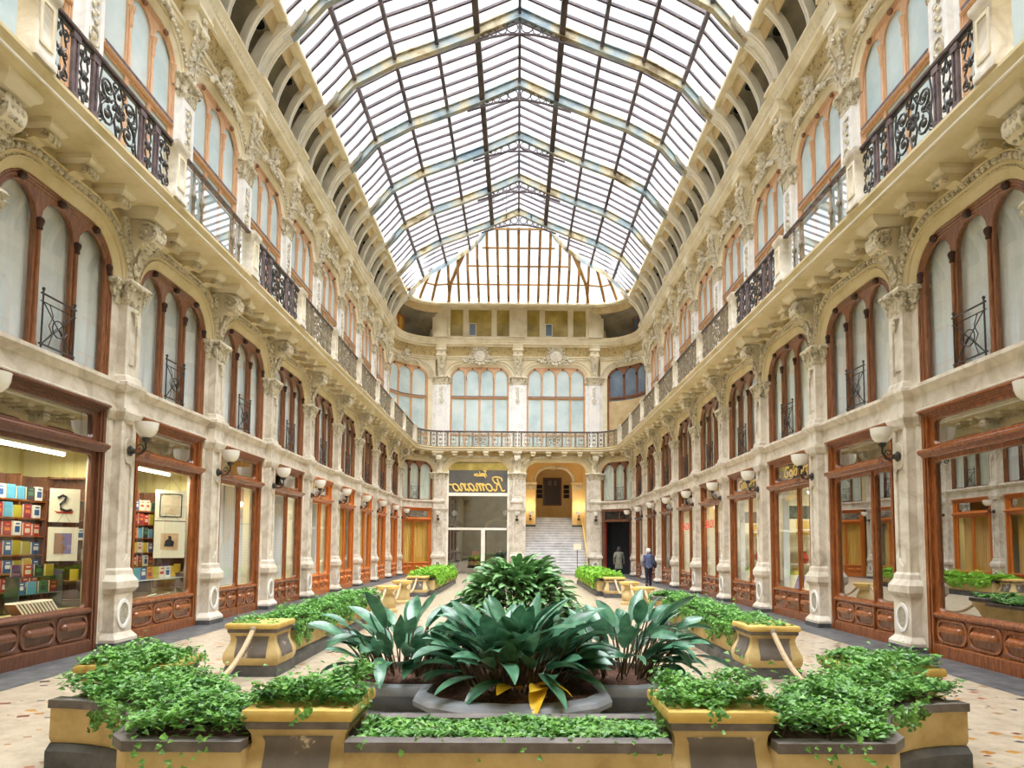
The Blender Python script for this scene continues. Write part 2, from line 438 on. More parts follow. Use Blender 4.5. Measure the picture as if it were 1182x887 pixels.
def rot(side): return -pi / 2 if side < 0 else pi / 2

# ------------------------------------------------------------------ paths for swept mouldings (U shape round the hall)
Y0 = -3.0
def upath(X, Ye, r, n=10):
    p = [(-X, Y0), (-X, 12.0), (-X, 26.0), (-X, Ye - r)]
    p += [(-X + r + r * cos(a), Ye - r + r * sin(a)) for a in [pi - (pi / 2) * i / n for i in range(1, n + 1)]]
    p += [(X - r + r * cos(a), Ye - r + r * sin(a)) for a in [pi / 2 - (pi / 2) * i / n for i in range(0, n + 1)]]
    p += [(X, 26.0), (X, 12.0), (X, Y0)]
    return p
def sweep(name, prof, m, closed=False, **kw):
    """prof: list of (X, Ye, r, z)"""
    rs = [[(x, y, z) for x, y in upath(X, Ye, r)] for X, Ye, r, z in prof]
    if closed: rs.append(rs[0])
    b = MB(); b.rings(rs, caps=False, closed=False)
    return b.build(name, m, **kw)
def low(d, z): return (7.06 - d, 42.6 - d, max(2.0 - d, 0.3), z)
def upp(d, z): return (8.0 - d, 43.1 - d, max(2.6 - d, 0.3), z)
RL, RU = 2.0, 2.6
CORNER = {s: (s * (7.06 - RL), 42.6 - RL) for s in (-1, 1)}

# ------------------------------------------------------------------ pillar (lower two storeys), local y points into the hall
def acanthus(mb, x, y, z, w, h, out, ang=0.0):
    c, q = cos(ang), sin(ang)
    rows = []
    for i in range(6):
        t = i / 5
        hw = w * (0.55 + 0.6 * sin(pi * min(t * 1.1, 1)) * (1 - 0.45 * t)) / 2
        yo = out * (0.15 + 0.25 * t + 0.75 * max(0, t - 0.55) ** 1.1 * 2)
        zz = h * (t if t < 0.8 else 0.8 + (t - 0.8) * 0.2)
        if i == 5: zz = h * 0.78; yo = out * 1.25
        rows.append((hw, yo, zz))
    rs = []
    for hw, yo, zz in rows:
        ring = []
        for u, d in ((-1, -0.1 * out), (-0.45, 0.12 * out), (0, 0.0), (0.45, 0.12 * out), (1, -0.1 * out), (0, -0.5 * out)):
            lx, ly = u * hw, yo + d
            ring.append((x + lx * c + ly * q, y - lx * q + ly * c, z + zz))
        rs.append(ring)
    mb.rings(rs)
def capital(mb, hx, yb, yf, z0, z1):
    h = z1 - z0
    mb.squares([(hx, yf, z0), (hx + 0.02, yf + 0.02, z0 + 0.03), (hx, yf, z0 + 0.05), (hx, yf, z0 + 0.6 * h), (hx + 0.06, yf + 0.06, z1 - 0.1)], back=yb)
    mb.squares([(hx + 0.1, yf + 0.1, z1 - 0.09), (hx + 0.12, yf + 0.12, z1 - 0.05), (hx + 0.1, yf + 0.1, z1)], back=yb)
    n = max(2, int(2 * hx / 0.13))
    for i in range(n):
        x = -hx + (i + 0.5) * 2 * hx / n
        acanthus(mb, x, yf, z0 + 0.03, 0.15, h * 0.5, 0.07)
    for i in range(n + 1):
        x = -hx + i * 2 * hx / n
        acanthus(mb, x, yf, z0 + 0.1, 0.14, h * 0.72, 0.1)
    for sx in (-1, 1):
        for yy in (yb + (yf - yb) * 0.3, yb + (yf - yb) * 0.75):
            acanthus(mb, sx * hx, yy, z0 + 0.05, 0.13, h * 0.6, 0.08, sx * pi / 2)
        acanthus(mb, sx * hx, yf, z0 + 0.1, 0.16, h * 0.8, 0.13, sx * pi / 4)
        pts = [(sx * (hx + 0.02) + sx * 0.05 * cos(a), yf + 0.05 + 0.02 * k, z1 - 0.14 + 0.05 * sin(a)) for k, a in enumerate([0.6 * j for j in range(9)])]
        mb.tube([(p[0], yf + 0.08, p[2]) for p in pts], 0.022, 5)
    mb.blob((0, yf + 0.1, z1 - 0.07), 0.06, 0.05, 0.06)

def make_pillar(hs=0.21, strip=0.41, label='x'):
    t = thing('pillar', label, 'pillar', kind='structure')
    k = hs / 0.21
    MB().box(-strip - 0.02, strip + 0.02, -0.3, 0.03, 0, 0.1).squares([(0.35 * k, 0.285, 0.0), (0.35 * k, 0.285, 0.1)], back=0).build('plinth', 'black_stone', t)
    b = MB().box(-strip, strip, -0.3, 0.0, 0.1, 6.1)
    b.squares([(0.34 * k, 0.275, 0.09), (0.34 * k, 0.275, 0.15), (0.31 * k, 0.24, 0.2), (0.275 * k, 0.21, 0.24), (0.265 * k, 0.2, 0.26), (0.265 * k, 0.2, 0.93),
               (0.3 * k, 0.235, 0.97), (0.325 * k, 0.262, 1.02), (0.325 * k, 0.262, 1.14), (0.29 * k, 0.225, 1.2), (0.26 * k, 0.2, 1.25), (0.25 * k, 0.19, 1.33), (0.22 * k, 0.165, 1.37)], back=0)
    pe = b.build('pedestal', 'marble', t, sharp=15)
    o = [(0.19 * cos(a), 0.575 + 0.25 * sin(a)) for a in [2 * pi * i / 28 for i in range(28)]]; i_ = [(0.14 * cos(a), 0.575 + 0.195 * sin(a)) for a in [2 * pi * i / 28 for i in range(28)]]
    b = MB().plate([o, i_], 0.195, 0.222, 0.006); b.build('medallion_ring', 'marble_white', pe)
    MB().plate([i_], 0.195, 0.207).build('medallion', mat_green_vein(), pe)
    b = MB().box(-hs, hs, 0, 0.12, 1.34, 4.0)
    pan = [(-hs * 0.62, 1.62), (-hs * 0.35, 1.52), (0, 1.47), (hs * 0.35, 1.52), (hs * 0.62, 1.62), (hs * 0.62, 3.16), (hs * 0.3, 3.24), (-hs * 0.3, 3.24), (-hs * 0.62, 3.16)]
    b.plate([[(-hs, 1.36), (hs, 1.36), (hs, 3.98), (-hs, 3.98)], pan, rrect(-hs * 0.62, hs * 0.62, 3.7, 3.93, 0.02)], 0.12, 0.165, 0.006)
    b.plate([[(x * 0.72, 2.35 + (z - 2.35) * 0.965) for x, z in pan]], 0.11, 0.142, 0.008)
    b.plate([rrect(-0.115, 0.115, 3.22, 3.66, 0.114, 6)], 0.16, 0.185, 0.01)
    for sx in (-1, 1): b.box(sx * (hs + 0.1) - 0.05, sx * (hs + 0.1) + 0.05, 0, 0.012, 0.3, 3.95)
    b.squares([(hs, 0.165, 3.94), (hs + 0.03, 0.2, 3.98), (hs + 0.05, 0.22, 4.04), (hs + 0.07, 0.245, 4.1), (hs + 0.07, 0.245, 4.16)], back=0)
    b.squares([(strip, 0.03, 3.96), (strip + 0.02, 0.05, 4.02), (strip + 0.05, 0.08, 4.1), (strip + 0.05, 0.08, 4.16)], back=-0.3)
    b.build('shaft', 'marble', t, sharp=15)
    b = MB().squares([(hs + 0.02, 0.19, 4.16), (hs + 0.02, 0.19, 4.45), (hs + 0.07, 0.24, 4.5), (hs + 0.1, 0.27, 4.57), (hs + 0.1, 0.27, 4.63), (hs + 0.03, 0.21, 4.66), (hs + 0.03, 0.2, 4.74), (hs, 0.165, 4.78)], back=0)
    b.box(-hs, hs, 0, 0.12, 4.74, 6.05)
    b.plate([[(-hs, 4.76), (hs, 4.76), (hs, 6.05), (-hs, 6.05)], rrect(-hs * 0.6, hs * 0.6, 4.9, 5.95, 0.03)], 0.12, 0.165, 0.006)
    b.plate([rrect(-hs * 0.42, hs * 0.42, 5.0, 5.85, 0.03)], 0.11, 0.142, 0.006)
    b.build('upper_shaft', 'marble', t, sharp=15)
    b = MB(); capital(b, hs, 0, 0.165, 6.02, 6.46)
    capital(b, strip - 0.03, -0.3, 0.02, 6.03, 6.44)
    for q, zz in enumerate((5.95, 5.87, 5.8, 5.74)): b.blob((0, 0.2, zz), 0.075 - 0.014 * q, 0.035, 0.05)
    b.build('capital', 'ornament', t)
    b = MB().box(-0.17 * k, 0.17 * k, -0.3, 0.1, 6.44, 7.0)
    b.build('impost', 'cream', t)
    return t
_gv = []
def mat_green_vein():
    if not _gv: _gv.append(mat_noise('veined_green_marble', [(0.3, rgb(120, 120, 100)), (0.55, rgb(170, 164, 146)), (0.75, rgb(206, 198, 184))], 14, 0.3, 0.4, dist=2))
    return _gv[0]

# ------------------------------------------------------------------ shopfronts
def pill(mb, x0, x1, z0, z1, y):
    r = (z1 - z0) / 2 * 0.8
    o = rrect(x0, x1, z0, z1, r, 5); i_ = rrect(x0 + 0.035, x1 - 0.035, z0 + 0.035, z1 - 0.035, r - 0.03, 5)
    mb.plate([o, i_], y, y + 0.035, 0.01)
    zc = (z0 + z1) / 2 + 0.01; rr = (z1 - z0) * 0.23
    xa, xb = x0 + 0.075, x1 - 0.075
    mb.lathe([(0.01, xa), (rr * 0.6, xa + 0.015), (rr, xa + 0.06), (rr, xb - 0.06), (rr * 0.6, xb - 0.015), (0.01, xb)], (0, y + 0.01, zc), 'X', 12, -0.3, pi + 0.3)
def make_shopfront(mullion, woodm, label, glass='shop_glass'):
    t = thing('shopfront', label, 'shopfront')
    b = MB()
    for s in (-1, 1):
        xa, xb = (1.16, 1.34)
        b.box(min(s * xa, s * xb), max(s * xa, s * xb), -0.16, -0.02, 0.0, 4.12)
        for xx in (1.185, 1.24, 1.3):
            b.box(s * xx - 0.02, s * xx + 0.02, -0.03, 0.02 + (0.015 if xx == 1.24 else 0), 0.02, 4.06)
    for j, (z, y) in enumerate(((4.02, 0.0), (4.055, 0.03), (4.09, 0.06), (4.125, 0.09))):
        b.box(-1.33, 1.33, -0.16, y, z, z + 0.036)
    b.plate([[(-1.17, 3.48), (1.17, 3.48), (1.17, 4.03), (-1.17, 4.03)], rrect(-1.07, 1.07, 3.55, 3.98, 0.1)], -0.1, -0.03, 0.012)
    hole = [rrect(-1.08, 1.08, 0.74, 3.28, 0.1)] if mullion is None else [rrect(-1.08, mullion - 0.06, 0.74, 3.28, 0.1), rrect(mullion + 0.06, 1.08, 0.74, 3.28, 0.1)]
    b.plate([[(-1.17, 0.64), (1.17, 0.64), (1.17, 3.36), (-1.17, 3.36)]] + hole, -0.1, -0.03, 0.012)
    b.build('frame', woodm, t)
    b = MB().rings([[(-1.3, y, z), (1.3, y, z)] for y, z in ((-0.1, 3.33), (0.03, 3.34), (0.06, 3.38), (0.1, 3.4), (0.125, 3.43), (0.125, 3.46), (0.1, 3.48), (0.02, 3.51), (-0.1, 3.52))], caps=False, closed=False)
    b.prism_x([(-0.1, 3.33), (0.03, 3.34), (0.06, 3.38), (0.1, 3.4), (0.125, 3.43), (0.125, 3.46), (0.1, 3.48), (0.02, 3.51), (-0.1, 3.52)], -1.3, 1.3)
    b.build('transom_bar', woodm, t)
    b = MB().box(-1.17, 1.17, -0.14, -0.04, 0.0, 0.66).box(-1.17, 1.17, -0.06, 0.02, 0.0, 0.19)
    b.prism_x([(-0.06, 0.64), (0.0, 0.64), (0.02, 0.67), (0.02, 0.7), (-0.01, 0.73), (-0.06, 0.74)], -1.17, 1.17)
    b.prism_x([(-0.06, 0.19), (0.01, 0.19), (0.0, 0.215), (-0.06, 0.215)], -1.17, 1.17)
    if mullion is not None: b.box(mullion - 0.012, mullion + 0.012, -0.05, 0.025, 0.0, 0.75)
    sb = b.build('stall_board', woodm, t)
    if mullion is None: segs = [(-1.15, -0.38), (-0.385, 0.385), (0.38, 1.15)]
    else:
        segs = []
        for a, c in ((-1.15, mullion - 0.02), (mullion + 0.02, 1.15)):
            n = max(1, round((c - a) / 0.72))
            for q in range(n): segs.append((a + (c - a) * q / n, a + (c - a) * (q + 1) / n))
    for a, c in segs:
        q = MB(); pill(q, a + 0.02, c - 0.02, 0.235, 0.625, -0.045); q.build('oval_panel', woodm, sb)
    if mullion is not None:
        MB().lathe([(0.028, 0.74), (0.03, 3.3)], (mullion, -0.02, 0), 'Z', 8).build('mullion', woodm, t)
    MB().add([(-1.15, -0.085, 0.7), (1.15, -0.085, 0.7), (1.15, -0.085, 3.34), (-1.15, -0.085, 3.34)], [(3, 2, 1, 0)]).build('display_pane', glass, t, recalc=False, sharp=None)
    MB().add([(-1.15, -0.085, 3.5), (1.15, -0.085, 3.5), (1.15, -0.085, 4.03), (-1.15, -0.085, 4.03)], [(3, 2, 1, 0)]).build('transom_pane', 'dark_glass', t, recalc=False, sharp=None)
    return t
def make_room(m, label, depth=1.7):
    b = MB(); y0, y1 = -0.17, -depth
    x0, x1, z0, z1 = -1.72, 1.72, 0.0, 3.42
    v = [(x0, y0, z0), (x1, y0, z0), (x1, y1, z0), (x0, y1, z0), (x0, y0, z1), (x1, y0, z1), (x1, y1, z1), (x0, y1, z1)]
    b.add(v, [(0, 1, 2, 3), (4, 7, 6, 5), (1, 5, 6, 2), (2, 6, 7, 3), (3, 7, 4, 0)])
    b.box(-1.72, 1.72, -0.6, -0.17, 0.0, 0.7)
    o = tag(b.build('wall_shop_room', m, sharp=None), label, None, None, 'structure')
    MB().box(-1.72, 1.72, -0.75, -0.7, 3.44, 4.14).box(-1.72, 1.72, -0.7, -0.17, 3.43, 3.46).box(-1.72, 1.72, -0.7, -0.17, 4.12, 4.15).build('transom_backing', 'room_dark', o, sharp=None)  # dark box added behind the transom so its panes look dark
    return o
def curtain_mb(x0, x1, y, z0, z1, pitch=0.14, amp=0.03, gather=0.0):
    b = MB(); n = max(4, int((x1 - x0) / pitch * 4)); rs = []
    for z, k in ((z0, 1.0), ((z0 + z1) / 2, 0.9), (z1, 0.7)):
        rs.append([(x0 + (x1 - x0) * i / n, y + amp * k * sin(2 * pi * (x1 - x0) * i / n / pitch) , z) for i in range(n + 1)])
    b.rings(rs, caps=False, closed=False)
    rs2 = [[(x, yy - 0.012, z) for x, yy, z in r] for r in rs]
    return b.rings(rs2, caps=False, closed=False)

# ------------------------------------------------------------------ arched windows
def make_window(style, hw, n, z0, zt, r, zs, label, name='arched_window', pane='mezz_glass', transom=None, guard=False, curtain=None):
    """style woods; n lancets; zs spring height of the lancets"""
    t = thing(name, label, 'window')
    wm = {'dark': 'wood', 'salmon': 'wood_salmon', 'mid': 'wood'}[style]
    inner = hw - 0.1
    step = 2 * inner / n
    lw = step / 2 - 0.055
    cs = [-inner + step * (i + 0.5) for i in range(n)]
    outer = [(hw, z0), ] + arch_outline(hw, z0, zt, r)[::-1][1:-1] + [(-hw, z0)]
    zb = z0 + 0.04 if transom is None else transom[1]
    holes = [lancet(c, lw, zb + 0.03, zs) for c in cs]
    if transom is not None:
        holes += [rrect(c - lw, c + lw, z0 + 1.0, transom[0] - 0.05, 0.02, 2) for c in cs]
        holes += [rrect(c - lw, c + lw, z0 + 0.12, z0 + 0.88, 0.02, 2) for c in cs]
    b = MB().plate([outer] + holes, -0.14, -0.05, 0.012)
    fr = b.build('frame', wm, t)
    b = MB()
    for d, y in ((0.0, 0.0), (-0.045, -0.015), (-0.09, -0.03)):
        o = arch_outline(hw - 0.025 + d, z0, zt - 0.025 + d, max(r + d, 0.1))
        b.tube([(x, y - 0.03, z) for x, z in o], 0.026, 6)
    b.build('rim_molding', wm, fr)
    zc = zs - 0.08; CO = []
    for i in range(n - 1):
        x = -inner + step * (i + 1)
        q = MB().lathe([(0.045, zb), (0.045, zb + 0.06), (0.032, zb + 0.1), (0.028, zc - 0.1)], (x, -0.035, 0), 'Z', 8)
        CO.append((x, q.build('colonnette', wm, t)))
    dk = 'wood_knob' if style != 'salmon' else 'wood_salmon'
    for i in range(n + 1):
        b = MB()
        x = -inner + step * i
        if style == 'salmon':
            b.lathe([(0.03, -0.42), (0.05, -0.36), (0.04, -0.3), (0.055, -0.24), (0.045, -0.14), (0.06, -0.1), (0.075, -0.02), (0.085, 0.03), (0.06, 0.06)], (x, -0.03, zc), 'Z', 8)
        else:
            b.lathe([(0.03, -0.12), (0.045, -0.1), (0.04, -0.06), (0.06, 0.0), (0.065, 0.04), (0.04, 0.07)], (x, -0.03, zc), 'Z', 8)
        par = [c for xx, c in CO if abs(xx - x) < 0.01]
        b.build('colonnette_capital', wm if style == 'salmon' else dk, par[0] if par else fr)
    for c in cs: MB().blob((c, -0.01, zs + lw + 0.045), 0.075, 0.07, 0.065, 8, 5).build('carved_boss', dk if style != 'salmon' else 'wood', fr)
    if transom is not None:
        MB().prism_x([(-0.1, transom[0]), (-0.01, transom[0]), (0.015, transom[0] + 0.03), (0.015, transom[1] - 0.03), (0.0, transom[1]), (-0.1, transom[1])], -hw + 0.05, hw - 0.05).build('transom_bar', wm, t); tbar = COL.objects[-1]
        MB().box(-hw + 0.1, hw - 0.1, 0.0, 0.02, transom[1] - 0.05, transom[1] + 0.02).build('transom_strip', 'iron_violet', tbar)
    MB().add([(-hw + 0.06, -0.1, z0), (hw - 0.06, -0.1, z0), (hw - 0.06, -0.1, zt - 0.12), (-hw + 0.06, -0.1, zt - 0.12)], [(3, 2, 1, 0)]).build('pane', pane, t, recalc=False, sharp=None)
    if curtain:
        b = curtain_mb(-hw + 0.02, hw - 0.02, -0.2, z0, zt, 0.3, 0.025)
        b.build('curtain', curtain, t)
    if guard:
        b = MB(); xa = step / 2 - 0.03
        for z in (z0 + 0.1, z0 + 0.86): b.tube([(-xa, 0.03, z), (xa, 0.03, z)], 0.016, 6)
        b.tube([(-xa, 0.03, z0 + 0.74), (xa, 0.03, z0 + 0.74)], 0.01, 5)
        for sx in (-1, 1):
            b.tube([(sx * (xa - 0.04), 0.03, z0 + 0.02), (sx * (xa - 0.04), 0.03, z0 + 0.92)], 0.014, 6)
            b.blob((sx * (xa - 0.04), 0.03, z0 + 0.93), 0.025, 0.025, 0.03); b.blob((sx * (xa - 0.04), 0.03, z0 + 0.0), 0.022, 0.022, 0.04)
            b.tube([(sx * (xa - 0.05), 0.03, z0 + 0.1), (sx * 0.02, 0.03, z0 + 0.44), (sx * (xa - 0.05), 0.03, z0 + 0.74)], 0.009, 5)
            b.tube([(sx * (xa - 0.05), 0.03, z0 + 0.74), (-sx * (xa - 0.05), 0.03, z0 + 0.1)], 0.009, 5)
            b.tube([(sx * 0.2, 0.03, z0 + 0.1), (sx * 0.12, 0.03, z0 + 0.3), (sx * 0.2, 0.03, z0 + 0.42), (sx * 0.12, 0.03, z0 + 0.58), (sx * 0.2, 0.03, z0 + 0.74)], 0.008, 5)
        b.tube([(0.13 * cos(a), 0.035, z0 + 0.42 + 0.13 * sin(a)) for a in [2 * pi * i / 14 for i in range(14)]], 0.01, 5, closed=True)
        b.build('guard_rail', 'iron', t)
    return t

# ------------------------------------------------------------------ arch surrounds (wall of one bay)
def make_surround(hw, z0, zt, r, hwall, ztop, zmould, mat_a, label, eggs=True, y_ext=0.0):
    t = thing('wall_bay', label, None, kind='structure')
    o = arch_outline(hw, z0, zt, r)
    b = MB().plate([[(-hwall, z0), (-hw, z0)] + o[1:-1] + [(hw, z0), (hwall, z0), (hwall, ztop), (-hwall, ztop)]], -0.32, -0.02, 0)
    b.build('wall_face', mat_a, t)
    def off(d): return arch_outline(hw + d, zmould, zt + d, r + d, 10)
    rows = [(off(0.0), -0.04), (off(0.015), 0.0), (off(0.03), 0.01), (off(0.15), 0.055), (off(0.155), 0.085), (off(0.17), 0.09), (off(0.175), 0.06), (off(0.195), 0.06), (off(0.2), 0.07), (off(0.23), 0.075), (off(0.235), 0.1), (off(0.25), 0.1), (off(0.255), 0.08), (off(0.355), 0.08), (off(0.36), 0.135), (off(0.375), 0.15), (off(0.39), 0.13), (off(0.39), -0.02)]
    am = MB().loft_outline(rows).build('arch_molding', mat_a, t)
    if eggs:
        b = MB()
        for d, y, pitch, sz in ((0.305, 0.11, 0.115, 0.05), (0.185, 0.066, 0.055, 0.017)):
            pts = [Vector((x, z)) for x, z in off(d)]
            L = 0; acc = 0.05
            for p, q in zip(pts, pts[1:]):
                seg = (q - p).length
                while acc <= L + seg:
                    u = p + (q - p) * ((acc - L) / seg)
                    b.blob((u.x, y, u.y), sz, sz, sz * 1.2, 5, 3); acc += pitch
                L += seg
        b.build('egg_molding', 'ornament', am)
    return t

# ------------------------------------------------------------------ brackets under the balcony
def make_scroll():
    t = thing('scroll_bracket', 'x', 'bracket')
    b = MB().squares([(0.24, 0.56, 7.6), (0.25, 0.6, 7.64), (0.29, 0.66, 7.68), (0.31, 0.68, 7.72), (0.31, 0.68, 7.785)], back=-0.05)
    b.build('abacus', 'cream', t)
    prof = [(-0.05, 6.78), (0.12, 6.84), (0.2, 7.0), (0.26, 7.1), (0.34, 7.12)] + [(0.4 + 0.19 * cos(a), 7.37 + 0.2 * sin(a)) for a in [-1.9 + 0.45 * i for i in range(8)]] + [(0.3, 7.62), (-0.05, 7.62)]
    b = MB().prism_x(prof, -0.16, 0.16); b.build('scroll_body', 'cream', t)
    b = MB()
    for sx in (-1, 1):
        sp = spiral((0.4, 7.37), 0.19, 2.1, 2.2, -1, 26, 0.02)
        b.tube([(sx * 0.165, y, z) for y, z in sp], 0.045, 6, taper=[1 - 0.5 * i / 26 for i in range(27)])
        b.blob((sx * 0.2, 0.4, 7.37), 0.035, 0.05, 0.05)
        sp = spiral((0.1, 6.98), 0.13, 1.6, -0.5, 1, 18, 0.02)
        b.tube([(sx * 0.17, y, z) for y, z in sp], 0.024, 5)
        sp = spiral((sx * 0.33, 7.3), 0.13, 1.7, pi / 2, -sx, 18, 0.02)
        b.tube([(x, 0.17, z) for x, z in sp], 0.028, 5)
        for q in range(4): acanthus(b, sx * (0.2 + 0.04 * q), 0.1, 6.95 + 0.14 * q, 0.16, 0.22, 0.1, sx * 0.7)
    for q in range(3): acanthus(b, 0, 0.16 + 0.06 * q, 6.62 + 0.16 * q, 0.22, 0.34, 0.12)
    for a in (-1.2, -0.5, 0.2, 0.9):
        for x in (-0.09, 0.0, 0.09): b.blob((x, 0.4 + 0.19 * cos(a), 7.37 + 0.2 * sin(a)), 0.04, 0.035, 0.055)
    b.build('scroll_ornament', 'ornament', t)  # scroll ornament in one part: volutes, acanthus leaves and knobs
    return t
def make_corbel():
    t = thing('corbel', 'x', 'corbel')
    MB().squares([(0.14, 0.44, 7.64), (0.15, 0.48, 7.66), (0.18, 0.52, 7.7), (0.18, 0.52, 7.785)], back=-0.05).build('abacus', 'cream', t)
    prof = [(-0.05, 7.4), (0.06, 7.42), (0.14, 7.5), (0.24, 7.53), (0.32, 7.5)] + [(0.38 + 0.075 * cos(a), 7.56 + 0.075 * sin(a)) for a in [-1.8 + 0.6 * i for i in range(6)]] + [(0.3, 7.65), (-0.05, 7.65)]
    MB().prism_x(prof, -0.12, 0.12).build('scroll_body', 'plaster', t)
    b = MB()
    for sx in (-1, 1):
        b.tube([(sx * 0.12, y, z) for y, z in spiral((0.38, 7.56), 0.075, 1.5, 2.2, -1, 14, 0.015)], 0.016, 5)
        b.tube([(sx * 0.12, y, z) for y, z in spiral((0.08, 7.55), 0.06, 1.5, -0.5, 1, 14, 0.015)], 0.014, 5)
    for x in (-0.08, 0, 0.08): b.blob((x, 0.44, 7.55), 0.035, 0.04, 0.07)
    b.build('scroll_ornament', 'ornament', t)  # scroll ornament in one part: small volutes and knobs, no leaves
    return t

# ------------------------------------------------------------------ wall lamps
def make_lamp():
    t = thing('wall_lamp', 'x', 'lamp')
    MB().lathe([(0.085, 0.0), (0.095, 0.02), (0.06, 0.04), (0.05, 0.08), (0.03, 0.1)], (0, 0.185, 3.44), 'Y', 12).build('backplate', 'iron', t)
    b = MB().tube([(0, 0.24, 3.44), (0, 0.34, 3.38), (0, 0.42, 3.4), (0, 0.47, 3.5), (0, 0.47, 3.64)], 0.018, 6)
    b.tube([(0, y, z) for y, z in spiral((0.36, 3.5), 0.085, 1.3, -1.6, 1, 16, 0.02)], 0.012, 5)
    b.tube([(0, y, z) for y, z in spiral((0.5, 3.36), 0.06, 1.2, 1.6, -1, 12, 0.015)], 0.01, 5)
    b.lathe([(0.03, 3.6), (0.06, 3.63), (0.075, 3.67), (0.03, 3.69)], (0, 0.47, 0), 'Z', 10)
    b.build('scroll_arm', 'iron', t)
    b = MB().lathe([(0.04, 3.68), (0.11, 3.71), (0.16, 3.77), (0.185, 3.84), (0.193, 3.92), (0.2, 3.95), (0.185, 3.95), (0.17, 3.86), (0.14, 3.79), (0.02, 3.74)], (0, 0.47, 0), 'Z', 20)
    b.build('glass_bowl', 'bowl', t)
    return t

# ------------------------------------------------------------------ balcony railing
def cscroll(mb, cx, cz, r, a0, sgn, y, rad, turns=1.35, n=16):
    mb.tube([(x, y, z) for x, z in spiral((cx, cz), r, turns, a0, sgn, n, r * 0.22)], rad, 5, taper=[1.1 - 0.4 * i / n for i in range(n + 1)])
    mb.blob((cx, y, cz), r * 0.26, rad * 1.6, r * 0.26, 6, 4)
def scroll_panel(mb, x0, x1, z0, z1, y):
    w, h = x1 - x0, z1 - z0; cx = (x0 + x1) / 2; zc = (z0 + z1) / 2
    if w > 0.7:
        for s in (-1, 1):
            cscroll(mb, cx + s * w * 0.25, z0 + h * 0.27, h * 0.24, pi / 2, -s, y, 0.022, 1.5)
            cscroll(mb, cx + s * w * 0.27, z0 + h * 0.74, h * 0.2, -pi / 2, s, y, 0.02, 1.5)
            cscroll(mb, cx + s * w * 0.08, z0 + h * 0.55, h * 0.12, 0, s, y, 0.016)
            mb.tube([(cx + s * 0.02, y, z0), (cx + s * w * 0.1, y, z0 + h * 0.3), (cx + s * 0.04, y, zc), (cx + s * w * 0.12, y, z0 + h * 0.75), (cx, y, z1)], 0.018, 5)
            mb.tube([(cx + s * w * 0.48, y, z0), (cx + s * w * 0.42, y, z0 + h * 0.35), (cx + s * w * 0.47, y, z0 + h * 0.62), (cx + s * w * 0.42, y, z1)], 0.016, 5)
            for q in range(3): mb.blob((cx + s * w * (0.12 + 0.12 * q), y, z0 + h * (0.5 + 0.06 * (q % 2))), 0.035, 0.025, 0.05)
            cscroll(mb, cx + s * w * 0.4, z0 + h * 0.52, h * 0.1, pi / 2, s, y, 0.014)
            cscroll(mb, cx + s * w * 0.42, z0 + h * 0.12, h * 0.08, -pi / 2, -s, y, 0.012)
            cscroll(mb, cx + s * w * 0.1, z0 + h * 0.9, h * 0.08, pi / 2, -s, y, 0.012)
            for q in range(5): mb.blob((cx + s * w * (0.06 + 0.09 * q), y, z0 + h * (0.42 + 0.35 * (q % 2))), 0.03, 0.02, 0.045)
        for q in range(4): mb.blob((cx, y, z0 + h * (0.2 + 0.2 * q)), 0.05, 0.03, 0.06)
    else:
        for s in (-1, 1):
            cscroll(mb, cx + s * w * 0.22, z0 + h * 0.16, w * 0.24, pi / 2, -s, y, 0.015)
            cscroll(mb, cx + s * w * 0.22, z0 + h * 0.84, w * 0.24, -pi / 2, s, y, 0.015)
            mb.tube([(cx, y, z0), (cx + s * w * 0.32, y, z0 + h * 0.36), (cx + s * 0.03, y, zc), (cx + s * w * 0.32, y, z0 + h * 0.64), (cx, y, z1)], 0.015, 5)
            cscroll(mb, cx + s * w * 0.26, zc, w * 0.17, pi if s > 0 else 0, s, y, 0.013)
        mb.blob((cx, y, zc), 0.045, 0.03, 0.09); mb.blob((cx, y, z0 + h * 0.22), 0.03, 0.02, 0.05); mb.blob((cx, y, z0 + h * 0.78), 0.03, 0.02, 0.05)
def make_railing(half, label, ironm='iron', postx=(0.62, 1.06), zb=8.07, zt=9.0):
    t = thing('iron_railing', label, 'railing')
    b = MB().prism_x([(-0.05, zt + 0.02), (0.05, zt + 0.02), (0.06, zt + 0.06), (0.03, zt + 0.09), (-0.03, zt + 0.09), (-0.06, zt + 0.06)], -half, half)
    b.build('handrail', 'iron_violet', t)
    MB().box(-half, half, -0.02, 0.02, zt - 0.03, zt + 0.02).box(-half, half, -0.025, 0.025, zb - 0.02, zb + 0.03).build('rails', ironm, t)
    xs = sorted([-p for p in postx] + list(postx))
    for x in xs:
        q = MB()
        for dx in (-0.045, 0.045): q.box(x + dx - 0.02, x + dx + 0.02, -0.015, 0.03, zb + 0.08, zt - 0.1)
        q.box(x - 0.08, x + 0.08, -0.025, 0.04, zb, zb + 0.08).box(x - 0.08, x + 0.08, -0.025, 0.04, zt - 0.1, zt)
        q.box(x - 0.03, x + 0.03, -0.01, 0.015, zb + 0.08, zt - 0.1)
        q.build('post', 'iron_violet' if ironm == 'iron' else ironm, t)
    b = MB(); e = [-half + 0.02] + xs + [half - 0.02]
    for a, c in zip(e, e[1:]):
        scroll_panel(b, a + (0.09 if a != e[0] else 0), c - (0.09 if c != e[-1] else 0), zb + 0.03, zt - 0.03, 0)
    b.build('ironwork_scrolls', ironm, t)
    return t
